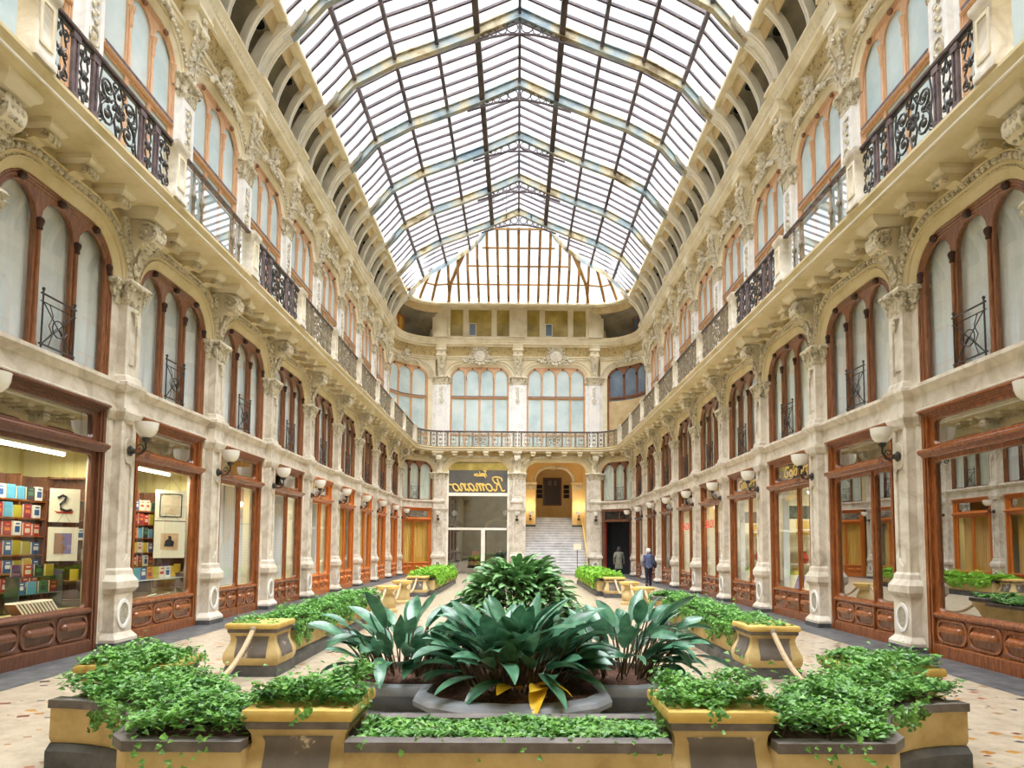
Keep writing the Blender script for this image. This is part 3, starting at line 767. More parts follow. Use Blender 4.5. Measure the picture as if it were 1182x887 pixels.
def make_glass_railing(half, label):
    t = thing('glass_railing', label, 'railing')
    MB().prism_x([(-0.05, 9.02), (0.05, 9.02), (0.06, 9.06), (0.03, 9.09), (-0.03, 9.09), (-0.06, 9.06)], -half, half).build('handrail', 'iron_violet', t)
    MB().box(-half, half, -0.02, 0.02, 8.05, 8.1).build('bottom_rail', 'iron_worn', t)
    for x in (-1.05, -0.72, 0.72, 1.05):
        MB().lathe([(0.028, 8.06), (0.028, 8.45), (0.05, 8.48), (0.05, 8.54), (0.028, 8.57), (0.024, 9.03)], (x, 0, 0), 'Z', 8).build('baluster', 'iron_worn', t)
    MB().add([(-half, -0.03, 8.1), (half, -0.03, 8.1), (half, -0.03, 8.98), (-half, -0.03, 8.98)], [(3, 2, 1, 0)]).build('glass_panel', 'rail_glass', t, recalc=False, sharp=None)
    return t
def make_pedestal():
    t = thing('balcony_pedestal', 'x', 'pedestal')
    b = MB().squares([(0.2, 0.13, 8.04), (0.2, 0.13, 8.14), (0.18, 0.11, 8.17), (0.18, 0.11, 8.95), (0.2, 0.13, 8.98), (0.22, 0.15, 9.03), (0.22, 0.15, 9.1), (0.16, 0.1, 9.13)], back=-0.15)
    b.build('shaft', 'marble', t)
    MB().plate([rrect(-0.13, 0.13, 8.25, 8.88, 0.02), rrect(-0.09, 0.09, 8.3, 8.83, 0.02)], 0.105, 0.125, 0.004).build('panel_molding', 'cream', t)
    return t

# ------------------------------------------------------------------ upper pilaster, console and cartouche; local plane = upper wall
def make_pilaster(hs=0.27, strip=0.42):
    t = thing('pillar_upper', 'x', 'pillar', kind='structure')
    b = MB().box(-strip, strip, -0.32, 0.0, 8.0, 12.35).box(-hs, hs, 0, 0.1, 8.0, 12.3)
    b.squares([(hs + 0.05, 0.16, 8.02), (hs + 0.05, 0.16, 8.3), (hs, 0.11, 8.4)], back=0)
    b.plate([[(-hs, 8.4), (hs, 8.4), (hs, 12.3), (-hs, 12.3)], rrect(-hs * 0.6, hs * 0.6, 8.7, 12.1, 0.05)], 0.1, 0.125, 0.004)
    b.build('shaft', 'marble_white', t)
    b = MB()
    b.tube([(0.13 * cos(a), 0.12, 11.2 + 0.17 * sin(a)) for a in [2 * pi * i / 16 for i in range(16)]], 0.025, 6, closed=True)
    b.blob((0, 0.12, 11.2), 0.07, 0.04, 0.09)
    for q in range(7):
        b.blob(((0.05 if q % 2 else -0.05), 0.13, 11.5 + 0.1 * q), 0.06, 0.035, 0.06)
    b.build('relief', 'ornament', t)
    b = MB(); capital(b, hs, 0, 0.125, 12.27, 12.83); capital(b, strip - 0.03, -0.3, 0.02, 12.3, 12.8)
    b.build('capital', 'ornament', t)
    return t
def make_console():
    t = thing('cornice_console', 'x', 'bracket')
    b = MB().squares([(0.2, 0.12, 12.83), (0.19, 0.13, 13.1), (0.2, 0.17, 13.5), (0.24, 0.26, 13.85), (0.3, 0.36, 14.1)], back=-0.3)
    b.squares([(0.3, 0.36, 14.1), (0.33, 0.4, 14.14), (0.33, 0.4, 14.22), (0.29, 0.36, 14.26), (0.29, 0.36, 14.45), (0.36, 0.46, 14.5), (0.36, 0.46, 14.58), (0.32, 0.44, 14.62), (0.32, 0.5, 14.85)], back=-0.3)
    b.build('console_body', 'cream', t)
    b = MB()
    for sx in (-1, 1):
        b.tube([(sx * 0.16, 0.14, 12.9), (sx * 0.16, 0.17, 13.3), (sx * 0.19, 0.25, 13.7), (sx * 0.25, 0.36, 14.05)], 0.035, 6)
        for q in range(7): b.blob((sx * (0.17 + 0.012 * q), 0.16 + 0.03 * q, 12.95 + 0.16 * q), 0.045, 0.045, 0.055)
        b.tube([(sx * (0.33), 0.3 + 0.6 * (y - 0.3), z) for y, z in spiral((0.3, 14.0), 0.14, 1.6, 1.2, 1, 16, 0.02)], 0.03, 5)
    for q in range(3): acanthus(b, 0, 0.15 + 0.05 * q, 13.0 + 0.34 * q, 0.24, 0.4, 0.1)
    b.blob((0, 0.4, 14.03), 0.1, 0.07, 0.1); b.blob((0, 0.42, 14.36), 0.09, 0.06, 0.08)
    b.build('console_ornament', 'ornament', t)
    return t
def make_cartouche(k=1.0, mirror=False):
    t = thing('cartouche', 'x', 'cartouche'); b = MB(); rr = random.Random(3)
    if mirror:
        b.lathe([(0.34, 0.02), (0.36, 0.08), (0.42, 0.1), (0.44, 0.05), (0.44, -0.05)], (0, 0.12, 14.22), 'Y', 24)
        for i in range(16):
            a = 2 * pi * i / 16; b.blob((0.52 * cos(a), 0.16, 14.22 + 0.52 * sin(a)), 0.09, 0.07, 0.09)
        for s in (-1, 1):
            for q in range(7): b.blob((s * (0.55 + 0.1 * q), 0.15, 14.05 - 0.04 * q + 0.12 * sin(q * 1.3)), 0.1, 0.07, 0.1)
            b.tube([(x, 0.18, z) for x, z in spiral((s * 0.62, 13.75), 0.2, 1.5, pi / 2, s, 16, 0.03)], 0.045, 6)
            b.tube([(x, 0.18, z) for x, z in spiral((s * 0.42, 14.72), 0.2, 1.5, -pi / 2, -s, 16, 0.03)], 0.045, 6)
            for q in range(3): acanthus(b, s * 0.2, 0.14, 14.6 + 0.1 * q, 0.22, 0.36, 0.12, s * 0.5)
        for q in range(3): acanthus(b, 0, 0.16, 14.7, 0.3, 0.5 - 0.1 * q, 0.16)
        b.blob((0, 0.22, 13.62), 0.13, 0.1, 0.16)
        for s in (-1, 1): b.blob((s * 0.22, 0.18, 13.68), 0.12, 0.08, 0.1)
        b.build('wreath', 'ornament', t)
        MB().lathe([(0.01, 0.07), (0.2, 0.06), (0.34, 0.03), (0.34, 0.0)], (0, 0.12, 14.22), 'Y', 24).build('oval_boss', 'marble', t)
    else:
        for s in (-1, 1):
            b.tube([(x, 0.2, z) for x, z in spiral((s * 0.22, 13.72), 0.18, 1.5, pi / 2, s, 16, 0.03)], 0.04, 6)
            b.tube([(x, 0.22, z) for x, z in spiral((s * 0.16, 14.1), 0.14, 1.4, -pi / 2, -s, 14, 0.03)], 0.035, 6)
            for q in range(5): b.blob((s * (0.36 + 0.11 * q), 0.17, 13.82 - 0.03 * q * q * 0.4 + rr.uniform(-0.05, 0.05)), 0.08, 0.07, 0.09)
            for q in range(2): acanthus(b, s * 0.14, 0.2, 13.9 + 0.2 * q, 0.2, 0.3, 0.14, s * 0.6)
        for q in range(3): acanthus(b, 0, 0.2 + 0.02 * q, 13.6 + 0.26 * q, 0.26, 0.36, 0.14)
        b.blob((0, 0.28, 13.95), 0.12, 0.1, 0.15, 8, 6); b.blob((0, 0.25, 14.25), 0.09, 0.07, 0.1)
        b.build('keystone_ornament', 'ornament', t)
    return t

# ================================================================== SIDE WALLS
def lab_k(k):            # pillars counted from the near end (k=-1 is the first)
    return ORD[k + 1]
pillar = Proto(make_pillar())
lampP = Proto(make_lamp()); scrollP = Proto(make_scroll()); corbelP = Proto(make_corbel())
pedP = Proto(make_pedestal()); pilP = Proto(make_pilaster()); conP = Proto(make_console()); cartP = Proto(make_cartouche())
shopA = Proto(make_shopfront(None, 'wood_dark', 'x'))
shopA_red = Proto(make_shopfront(None, 'wood_shop', 'x'))
shopR = Proto(make_shopfront(-0.45, 'wood_shop', 'x'))
shopA_mir = Proto(make_shopfront(None, 'wood_shop', 'x', 'dark_glass'))
shopR_mir = Proto(make_shopfront(-0.45, 'wood_shop', 'x', 'dark_glass'))
shopL = Proto(make_shopfront(0.0, 'wood_orange', 'x'))
shopM = Proto(make_shopfront(0.0, 'wood_shop', 'x'))
mezz = Proto(make_window('dark', 1.36, 3, 4.64, 7.16, 0.7, 6.64, 'x', guard=True, curtain='curtain_white'))
mezz_b = Proto(make_window('dark', 1.36, 3, 4.64, 7.16, 0.7, 6.64, 'x', guard=True, curtain='curtain_green'))
uwin = Proto(make_window('salmon', 1.36, 3, 8.06, 13.48, 0.75, 12.95, 'x', pane='frost', transom=(11.42, 11.53)))
low_sur = Proto(make_surround(1.34, 4.62, 7.15, 0.7, 1.75, 7.8, 6.46, 'plaster', 'x'))
up_sur = Proto(make_surround(1.34, 8.0, 13.47, 0.75, 1.75, 14.3, 12.82, 'cream', 'x', eggs=True))
railP = Proto(make_railing(1.56, 'x', 'iron')); railW = Proto(make_railing(1.56, 'x', 'iron_worn')); railG = Proto(make_glass_railing(1.56, 'x'))
roomC = Proto(make_room('room', 'x')); roomD = Proto(make_room('room_dark', 'x')); roomW = Proto(make_room('room_white', 'x'))
WALLN = {-1: 'wall_left', 1: 'wall_right'}
for s in (-1, 1):
    sd = SHORT[s]
    for k in range(-1, 9):
        Y = YP(k)
        n = lab_k(k)
        o = pillar.put(at(s, 7.06, Y), rot(s), f'{n} pale marble pillar from near end, {sd}', 'marble pillars along the hall')
        lampP.put(at(s, 7.06, Y), rot(s), f'opal bowl wall lamp on the {n} pillar from near end, {sd}', 'bowl lamps on the pillars')
        scrollP.put(at(s, 7.06, Y), rot(s), f'large volute bracket above the {n} pillar from near end, {sd}', 'volute brackets under the balcony')
        pedP.put(at(s, 6.27, Y), rot(s), f'pale stone post of the balcony above the {n} pillar, {sd}', 'balcony posts')
        pilP.put(at(s, 8.0, Y), rot(s), f'{n} white upper storey pilaster from near end, {sd}', 'upper pilasters')
        conP.put(at(s, 8.0, Y), rot(s), f'carved cornice console on the {n} upper pilaster from near end, {sd}', 'cornice consoles')
    for k in range(-1, 8):
        Y = YB(k); n = ORD[k + 1]
        low_sur.put(at(s, 7.06, Y), rot(s), f'mezzanine wall with egg molding, {n} bay from near end, {sd}', name=WALLN[s])
        up_sur.put(at(s, 8.0, Y), rot(s), f'upper wall arch, {n} bay from near end, {sd}', name=WALLN[s])
        w = mezz_b if (s > 0 and k >= 1) or k in (5, 6) else mezz
        w.put(at(s, 7.06, Y), rot(s), f'walnut three-light mezzanine window in the {n} bay from near end, {sd}', 'mezzanine windows')
        uwin.put(at(s, 8.0, Y), rot(s), f'bleached wood balcony window with frosted panes, {n} bay from near end, {sd}', 'balcony windows')
        cartP.put(at(s, 8.0, Y), rot(s), f'carved keystone ornament over the balcony window of the {n} bay, {sd}', 'keystone ornaments')
        for q in range(3):
            corbelP.put(at(s, 7.06, Y - 0.875 + 0.875 * q), rot(s), f'{ORD[q]} of three small corbels in the {n} bay from near end, {sd}', 'small corbels under the balcony')
        if k == 0:
            railG.put(at(s, 6.27, Y), rot(s), f'railing with mirror-like glass panel on the balcony, {sd}', 'glass railings')
        elif k < 2:
            railP.put(at(s, 6.27, Y), rot(s), f'black scrolled iron railing, {n} bay from near end, {sd}', 'iron balcony railings')
        else:
            railW.put(at(s, 6.27, Y), rot(s), f'worn scrolled iron railing, {n} bay from near end, {sd}', 'iron balcony railings')
        # shops
        if s < 0: sh = shopA if k == -1 else shopA_red if k == 0 else shopM if k < 3 else shopL
        else: sh = shopA_mir if k == -1 else shopR_mir if k == 0 else shopR
        sh.put(at(s, 7.06, Y), rot(s), f'{"shade-toned dark walnut" if sh is shopA else "lit-toned orange wood" if sh is shopL else "walnut"} shopfront in the {n} bay from near end, {sd}', 'wooden shopfronts')
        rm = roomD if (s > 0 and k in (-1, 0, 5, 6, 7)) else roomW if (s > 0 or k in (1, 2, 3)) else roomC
        rm.put(at(s, 7.06, Y), rot(s), f'shop room behind the {n} shopfront, {sd}')
    # corner bays
    cx, cy = CORNER[s]
    mid = (s * cos(pi / 4), sin(pi / 4))
    rz = atan2(-mid[1], -mid[0]) - pi / 2
    lo = (cx + mid[0] * RL, cy + mid[1] * RL, 0)
    low_sur.put(lo, rz, f'curved corner wall of the mezzanine, {sd}', bend=(RL, 0.9), name=WALLN[s])
    mezz_b.put(lo, rz, f'curved corner mezzanine window beside the end wall, {sd}', 'mezzanine windows', bend=(RL, 0.9))
    if s < 0:
        roomC.put(lo, rz, 'shop room behind the curved corner shopfront', bend=(RL, 0.9))
        shopL.put(lo, rz, 'lit-toned orange wood corner shopfront with yellow curtains beside the glazed script front', 'wooden shopfronts', bend=(RL, 0.9))
    cu = (s * (8.0 - RU) + mid[0] * RU, 43.1 - RU + mid[1] * RU, 0)
    up_sur.put(cu, rz, f'curved corner wall of the upper storey, {sd}', bend=(RU, 1.167), name=WALLN[s])
    if s < 0: uwin.put(cu, rz, 'curved corner balcony window with frosted panes, bookshop side', 'balcony windows', bend=(RU, 1.167))
    cartP.put(cu, rz, f'carved keystone ornament on the curved corner, {sd}', 'keystone ornaments', bend=(RU, 1.167))
    for q in range(3):
        corbelP.put(lo, rz, f'{ORD[q]} of three small corbels on the curved corner, {sd}', 'small corbels under the balcony')
        o = COL.objects[-1]
    # plain wall between the last pillar and the curve, and behind the camera
    for z0, z1, X in ((0, 7.8, 7.08), (8.0, 14.3, 8.02)):
        b = MB().box(-0.42, 0.42, -0.3, -0.02, z0, z1)
        tag(b.build(WALLN[s], 'cream', None, at(s, X, 40.22), rot(s), sharp=None), f'plain wall strip beside the last pillar, {sd}', kind='structure')
        b = MB().box(-6, 6, -0.3, -0.02, z0, z1)
        tag(b.build(WALLN[s], 'cream', None, at(s, X, 2.3), rot(s), sharp=None), f'plain wall stretch at the near end, {sd}', kind='structure')
# fix corbels on the curve: one angle each
cc = [o for o in COL.objects if o.parent is None and 'curved corner' in o.get('label', '') and o.name.startswith('corbel')]
for i, o in enumerate(cc):
    s = -1 if i < 3 else 1; q = i % 3
    cx, cy = CORNER[s]; a = (pi - (pi / 8) * (q + 0.5) * 1.35 - 0.1) if s < 0 else (0.1 + (pi / 8) * (q + 0.5) * 1.35)
    o.location = (cx + RL * cos(a), cy + RL * sin(a), 0); o.rotation_euler = (0, 0, a + pi / 2)

def half_sweeps(name, prof, m, label):
    for s in (-1, 1):
        rs = [[(x, y, z) for x, y in (upath(X, Ye, r)[:14] if s < 0 else upath(X, Ye, r)[14:])] for X, Ye, r, z in prof]
        b = MB(); b.rings(rs, caps=False, closed=False)
        tag(b.build(name, m), f'{label}, {SHORT[s]}', kind='structure')
half_sweeps('trim_1', [low(*p) for p in ((0, 4.14), (0.04, 4.15), (0.05, 4.2), (0.02, 4.22), (0.02, 4.47), (0.06, 4.5), (0.08, 4.54), (0.13, 4.58), (0.13, 4.64), (0.06, 4.67), (-0.2, 4.68))], 'marble', 'marble string course under the mezzanine windows')
BAL = lambda d, z: (6.2 - d + 0.0, 42.1 - d, max(1.5 - d, 0.2), z)
tag(sweep('balcony_floor', [(8.3, 43.4, 2.9, 7.76), (6.34, 42.24, 1.64, 7.78), BAL(-0.12, 7.79), BAL(-0.06, 7.82), BAL(-0.04, 7.88), BAL(-0.02, 7.9), BAL(0.0, 7.96), BAL(0.02, 7.98), BAL(0.02, 8.03), BAL(-0.02, 8.05), (8.3, 43.4, 2.9, 8.05)], 'plaster'),
    'ochre plaster balcony slab running round the hall', kind='structure')
tag(sweep('trim_2', [BAL(-0.075, 7.835), BAL(-0.03, 7.845), BAL(-0.03, 7.875), BAL(-0.05, 7.885)], 'white_paint'), 'white line along the balcony edge', kind='structure')
# entablature of the upper storey
tag(sweep('trim_3', [upp(-0.05, 13.95), upp(0.05, 13.97), upp(0.05, 14.05), upp(0.1, 14.08), upp(0.12, 14.14), upp(0.04, 14.17), upp(0.02, 14.2)], 'cream'), 'cream architrave of the upper storey', kind='structure')
tag(sweep('trim_4', [upp(0.02, 14.2), upp(0.03, 14.4), upp(0.1, 14.62), upp(0.2, 14.78)], 'rough'), 'rough ochre frieze under the cornice', kind='structure')
CORN = [(0.2, 14.76), (0.26, 14.77), (0.27, 14.82), (0.33, 14.86), (0.4, 14.9), (0.41, 15.0), (0.44, 15.02), (0.45, 15.12), (0.5, 15.2), (0.55, 15.25), (0.55, 15.31), (0.3, 15.34), (-0.4, 15.34)]
tag(sweep('trim_5', [upp(*p) for p in CORN], 'cream'), 'cream cornice running round the hall', kind='structure')
b = MB()
pth = upath(*upp(0.43, 0)[:3], n=24)
acc = 0.0; L = 0.0
for p, q in zip(pth, pth[1:]):
    p = Vector(p); q = Vector(q); sl = (q - p).length
    while acc <= L + sl:
        u = p + (q - p) * ((acc - L) / sl)
        if u.y > 9: b.blob((u.x, u.y, 15.07), 0.04, 0.04, 0.05, 5, 3)
        acc += 0.16
    L += sl
tag(b.build('trim_6', 'ornament'), 'bead row on the cornice', kind='structure')
# cove behind the ribs and the springing beam of the roof
def cov(X, z): return (X, 43.1 - (8.0 - X), max(2.6 - (8.0 - X), 0.3), z)
def bmp(d, z): return (6.75 + d, 41.15 + d * 1.4, 1.85 + d, z)
half_sweeps('cove', [cov(8.4, 15.3), cov(8.38, 16.1), (8.2, 42.9, 2.6, 16.5), (7.75, 42.4, 2.4, 16.75), bmp(0.45, 16.72)], 'cove', 'dusty grey cove under the glass roof')
half_sweeps('trim_7', [bmp(0.45, 16.62), bmp(0.42, 16.64), bmp(0.3, 17.0), bmp(0.26, 17.03)], 'fascia', 'tan fascia under the roof springing')
tag(MB().box(-6.0, 6.0, 41.4, 43.4, 17.3, 17.42).build('ceiling', 'cream', sharp=None), 'ceiling behind the springing beam at the end wall', kind='structure')
tag(sweep('beam', [bmp(0.3, 17.0), bmp(0.26, 16.98), bmp(0.18, 16.98), bmp(0.17, 17.01), bmp(0.08, 17.01), bmp(0.07, 16.97), bmp(0.0, 16.97), bmp(-0.02, 17.02), bmp(-0.02, 17.1), bmp(0.03, 17.2), bmp(0.5, 17.28), bmp(1.2, 17.28)], 'cream'), 'cream springing beam of the glass roof', kind='structure')

# ribs
def make_rib(main):
    t = thing('cove_rib', 'x', 'rib')
    N = 12
    fr_ = [(0, 0), (0.015, 0.1), (0.05, 0.21), (0.1, 0.31), (0.18, 0.42), (0.32, 0.58), (0.47, 0.71), (0.64, 0.82), (0.82, 0.92), (1, 1)]
    ax, az = (0.92, 1.6) if main else (0.72, 1.52)
    ci = [(0.4 + ax * u, 15.34 + az * v) for u, v in fr_]
    th = 0.34 if main else 0.2
    co = []
    for i, (y, z) in enumerate(ci):
        a_ = ci[max(i - 1, 0)]; c_ = ci[min(i + 1, len(ci) - 1)]
        l_ = sqrt((c_[0] - a_[0]) ** 2 + (c_[1] - a_[1]) ** 2)
        co.append((y - th * (c_[1] - a_[1]) / l_, z + th * (c_[0] - a_[0]) / l_))
    co[0] = (co[0][0], 15.3)
    if main:
        b = MB()
        for x in (-0.22, 0.22): b.prism_x(ci + co[::-1], x - 0.09, x + 0.09)
        ci2 = [(y - 0.05, z + 0.05) for y, z in ci]
        b.prism_x(ci2 + co[::-1], -0.14, 0.14)
        for x in (-0.22, 0.22): b.tube([(x, y + 0.01, z - 0.01) for y, z in ci], 0.035, 6)
        b.build('arched_band', 'white_paint', t)
        MB().squares([(0.34, 0.62, 15.3), (0.34, 0.62, 15.42), (0.31, 0.58, 15.46)], back=0.2).build('foot_block', 'cream', t)
        prof = [(1.0, 16.75), (1.22, 16.84), (1.34, 16.9), (1.42, 17.02), (1.58, 17.2), (1.72, 17.46), (1.6, 17.6), (1.4, 17.5), (1.05, 17.2)]
        b = MB().prism_x(prof, -0.29, 0.29)
        hb = b.build('head_block', 'marble_white', t)
        b = MB()
        for q in range(5): acanthus(b, 0, 1.36 + 0.07 * q, 16.88 + 0.11 * q, 0.2, 0.18, 0.08)
        b.blob((0, 1.31, 16.86), 0.1, 0.1, 0.09)
        b.build('head_leaf', 'fascia', hb)
    else:
        b = MB().prism_x(ci + co[::-1], -0.09, 0.09)
        for x in (-0.07, 0.07): b.tube([(x, y + 0.01, z - 0.01) for y, z in ci], 0.025, 5)
        b.build('arched_band', 'white_paint', t)
    return t
ribM = Proto(make_rib(True)); ribS = Proto(make_rib(False))
vent = Proto(tag(MB().lathe([(0.01, 0.0), (0.15, 0.0), (0.18, 0.02), (0.2, 0.02), (0.2, -0.03)], (0, 0, 0), 'Y', 16).build('vent_hole', 'hole'), 'x', 'vent'))
for s in (-1, 1):
    for k in range(0, 9):
        ribM.put(at(s, 8.0, YP(k)), rot(s), f'broad white cove rib above the {lab_k(k)} pillar from near end, {SHORT[s]}', 'broad cove ribs')
        if k < 8:
            for q, d in enumerate((-0.58, 0.58)):
                ribS.put(at(s, 8.0, YB(k) + d), rot(s), f'{("first", "second")[q]} slim white cove rib in the {ORD[k + 1]} bay from near end, {SHORT[s]}', 'slim cove ribs')
            for q, d in enumerate((-1.15, 0.0, 1.15)):
                if q == 1 and k % 2: continue
                vo = vent.put(at(s, 7.52, YB(k) + d, 16.71), rot(s), f'{ORD[q]} round dark vent in the cove of the {ORD[k + 1]} bay, {SHORT[s]}', 'round vents in the cove')
                vo.rotation_euler = (-pi / 2 - 0.05, 0, rot(s))

# ================================================================== GLASS ROOF
PR = [(6.7, 17.06), (6.3, 17.5), (5.75, 18.16), (4.37, 18.92), (2.9, 19.48), (1.5, 20.05), (0.0, 20.74)]
def rect_sweep(mb, pts, wd, w, d0, d1):
    """rectangular bar along pts, width w along vector wd, from z+d0 to z+d1"""
    wx, wy = wd; rs = []
    for x, y, z in pts:
        rs.append([(x - wx * w / 2, y - wy * w / 2, z + d0), (x + wx * w / 2, y + wy * w / 2, z + d0), (x + wx * w / 2, y + wy * w / 2, z + d1), (x - wx * w / 2, y - wy * w / 2, z + d1)])
    return mb.rings(rs)
def make_truss():
    t = thing('roof_truss', 'x', 'truss')
    for s in (-1, 1):
        b = MB(); pts = [(s * x, 0, z) for x, z in PR]
        rect_sweep(b, pts, (0, 1), 0.06, -0.36, 0.0)
        rect_sweep(b, pts, (0, 1), 0.2, -0.38, -0.34); rect_sweep(b, pts, (0, 1), 0.2, -0.02, 0.02)
        b.build('rafter', 'truss', t)
        b = MB(); b.tube([(s * 6.5, 0, 16.95), (s * 6.15, 0, 17.4), (s * 5.8, 0, 17.82), (s * 5.2, 0, 18.24)], 0.03, 6); b.build('knee_strut', 'bar_dark', t)
    b = MB()
    ch = [(-2.1, 0, 19.3), (-1.5, 0, 19.5), (-1.0, 0, 19.66), (-0.5, 0, 19.77), (0, 0, 19.8), (0.5, 0, 19.77), (1.0, 0, 19.66), (1.5, 0, 19.5), (2.1, 0, 19.3)]
    b.tube(ch, 0.045, 6)
    for s in (-1, 1):
        for x, zc, r in ((0.26, 20.04, 0.2), (0.62, 19.94, 0.16), (0.93, 19.83, 0.12), (1.18, 19.74, 0.1), (1.38, 19.66, 0.08)):
            b.tube([(s * x + r * cos(a), 0, zc + r * sin(a)) for a in [2 * pi * i / 10 for i in range(10)]], 0.026, 4, closed=True)
    b.tube([(0, 0, 19.75), (0, 0, 20.6)], 0.03, 5)
    b.build('lattice_tie', 'bar', t)
    return t
trussP = Proto(make_truss())
for k in range(0, 8):
    trussP.put((0, YP(k), 0), 0, f'peeling grey roof truss above the {lab_k(k)} pair of pillars from the near end', 'roof trusses')
def glaz(name, dark):
    t = thing('skylight_bay', 'x', 'skylight', kind='structure')
    b = MB()
    P2 = [(-x, z) for x, z in PR] + [(x, z) for x, z in PR[::-1][1:]]
    b.rings([[(x, -1.75, z + 0.07) for x, z in P2], [(x, 1.75, z + 0.07) for x, z in P2]], caps=False, closed=False)
    b.build('roof_pane', 'roof_glass', t, sharp=None)
    if dark:
        b = MB()
        for i in range(1, 6):
            y = -1.75 + 3.5 * i / 6
            for s in (-1, 1): rect_sweep(b, [(s * x, y, z) for x, z in PR], (0, 1), 0.085, -0.03, 0.06)
        b.build('glazing_bars', 'bar', t, sharp=None)
    return t
gP = Proto(glaz('a', True)); gN = Proto(glaz('b', False))
for k in range(-3, 7):
    (gP if k >= 0 else gN).put((0, YB(k), 0), 0, f'barred glass roof bay between trusses, {ORD[k + 3]} from the near end')
b = MB(); P2 = [(-x, z) for x, z in PR] + [(x, z) for x, z in PR[::-1][1:]]
b.rings([[(x, Y0, z + 0.1) for x, z in P2], [(x, YP(-3), z + 0.1) for x, z in P2]], caps=False, closed=False)  # opaque roof behind the camera, added to darken the near end
tag(b.build('ceiling', 'cream', sharp=None), 'unseen opaque vault added to darken the near end', kind='structure')
YE = YP(7)
def longbar(name, X, z, w, h, m, label, cat, y1=YE):
    b = MB().box(X - w / 2, X + w / 2, Y0, y1, z - h, z)
    tag(b.build(name, m, sharp=None), label, cat)
for s in (-1, 1):
    longbar('lantern_girder', s * 1.5, 20.1, 0.2, 0.36, 'bar_dark', f'dark iron girder along the lantern edge, {SHORT[s]}', 'girder')
    for j, (X, z) in enumerate(((2.9, 19.47), (4.37, 18.9), (5.75, 18.13))):
        longbar('purlin', s * X, z, 0.12, 0.14, 'bar', f'{("upper", "middle", "lower")[j]} roof purlin running the length of the hall, {SHORT[s]}', 'purlin', YE + (2.2, 2.9, 3.2)[j])
longbar('ridge_beam', 0, 20.72, 0.1, 0.18, 'bar', 'iron ridge beam at the top of the glass roof', 'beam')
# raised end of the lantern
t = thing('lantern_end', 'raised upright glass end of the roof lantern', 'skylight', kind='structure')
b = MB()
for x in (-1.42, -0.7, 0.0, 0.7, 1.42): b.box(x - 0.03, x + 0.03, YE - 0.03, YE + 0.03, 20.0, 22.4)
for z in (21.2, 21.8, 22.4): b.box(-1.5, 1.5, YE - 0.03, YE + 0.03, z - 0.03, z + 0.03)
b.build('frame', 'bar', t, sharp=None)
MB().add([(-1.5, YE, 20.1), (1.5, YE, 20.1), (1.5, YE, 22.4), (-1.5, YE, 22.4)], [(0, 1, 2, 3)]).build('roof_pane', 'roof_glass', t, sharp=None)

# hipped end
HP = [(1.5, YE, 20.05), (2.2, 37.7, 19.75), (2.9, 38.6, 19.48), (4.0, 39.15, 19.02), (5.2, 39.35, 18.42), (6.6, 39.4, 17.15)]
def hip_at(x):
    x = abs(x)
    if x <= 1.5: return (YE, 19.6)
    for (a, b_) in zip(HP, HP[1:]):
        if a[0] <= x <= b_[0]:
            f = (x - a[0]) / (b_[0] - a[0]); return (a[1] + f * (b_[1] - a[1]), a[2] + f * (b_[2] - a[2]))
    return HP[-1][1:]
ZB = 17.2
t = thing('hip_skylight', 'hipped glass end of the roof with ochre bars above the end wall', 'skylight', kind='structure')
tops, bots = [], []
xs = [-6.55, -5.9, -5.3, -4.7, -4.26] + [0.61 * i for i in range(-6, 7)] + [4.26, 4.7, 5.3, 5.9, 6.55]
for x in xs:
    y, z = hip_at(x)
    if abs(x) <= 4.3: q = (x * 1.02, 41.2, ZB)
    else:
        a = (abs(x) - 4.3) / 2.1 * (pi / 2)
        q = (math.copysign(4.9 + 1.85 * sin(a), x), 39.35 + 1.85 * cos(a), ZB)
    tops.append((x, y, z)); bots.append(q)
def plane_z(y): return 19.6 - (y - YE) * (19.6 - ZB) / (41.2 - YE)
def hip_line(p, q):
    """one glazing bar of the hip: from the rafter down to the springing beam"""
    if abs(p[0]) > 4.3:
        return [tuple(p[i] + (q[i] - p[i]) * f + (0.1 * 4 * f * (1 - f) if i == 2 else 0) for i in range(3)) for f in (0, 0.25, 0.5, 0.75, 1)]
    y1 = min(p[1] + 0.35, 40.9); z1 = plane_z(y1) + (0.1 if abs(p[0]) > 1.5 else 0)
    return [p, (p[0], y1, z1)] + [(p[0] + (q[0] - p[0]) * f, y1 + (q[1] - y1) * f, z1 + (q[2] - z1) * f) for f in (0.33, 0.66, 1)]
rows = list(zip(*[hip_line(p, q) for p, q in zip(tops, bots)]))
MB().rings([[(x, y, z + 0.06) for x, y, z in r] for r in rows], caps=False, closed=False).build('roof_pane', 'roof_glass', t, sharp=None)
b = MB()
for p, q in zip(tops, bots):
    rect_sweep(b, hip_line(p, q), (1, 0), 0.15, -0.1, 0.03)
for zl in (19.0, 18.42, 17.8):
    yl = YE + (19.6 - zl) * (41.2 - YE) / (19.6 - ZB)
    xe = max([x for x in [0.05 * i for i in range(30, 140)] if hip_at(x)[0] < yl - 0.05] + [1.5])
    xe = min(xe, 4.3)
    ln = [(x, yl, zl) for x in (-xe, -xe / 2, 0, xe / 2, xe)]
    if xe >= 4.3:
        for s_ in (1, -1):
            add = []
            for p, q in zip(tops, bots):
                if p[0] * s_ > 4.3:
                    h = hip_line(p, q); f = (h[0][2] - zl) / (h[0][2] - h[-1][2])
                    if 0 < f < 1: add.append(tuple(h[0][i] + (h[-1][i] - h[0][i]) * f for i in range(2)) + (zl + 0.08,))
            add.sort(key=lambda v: v[0])
            ln = ln + add if s_ > 0 else add + ln
    b.tube(ln, 0.06, 5)
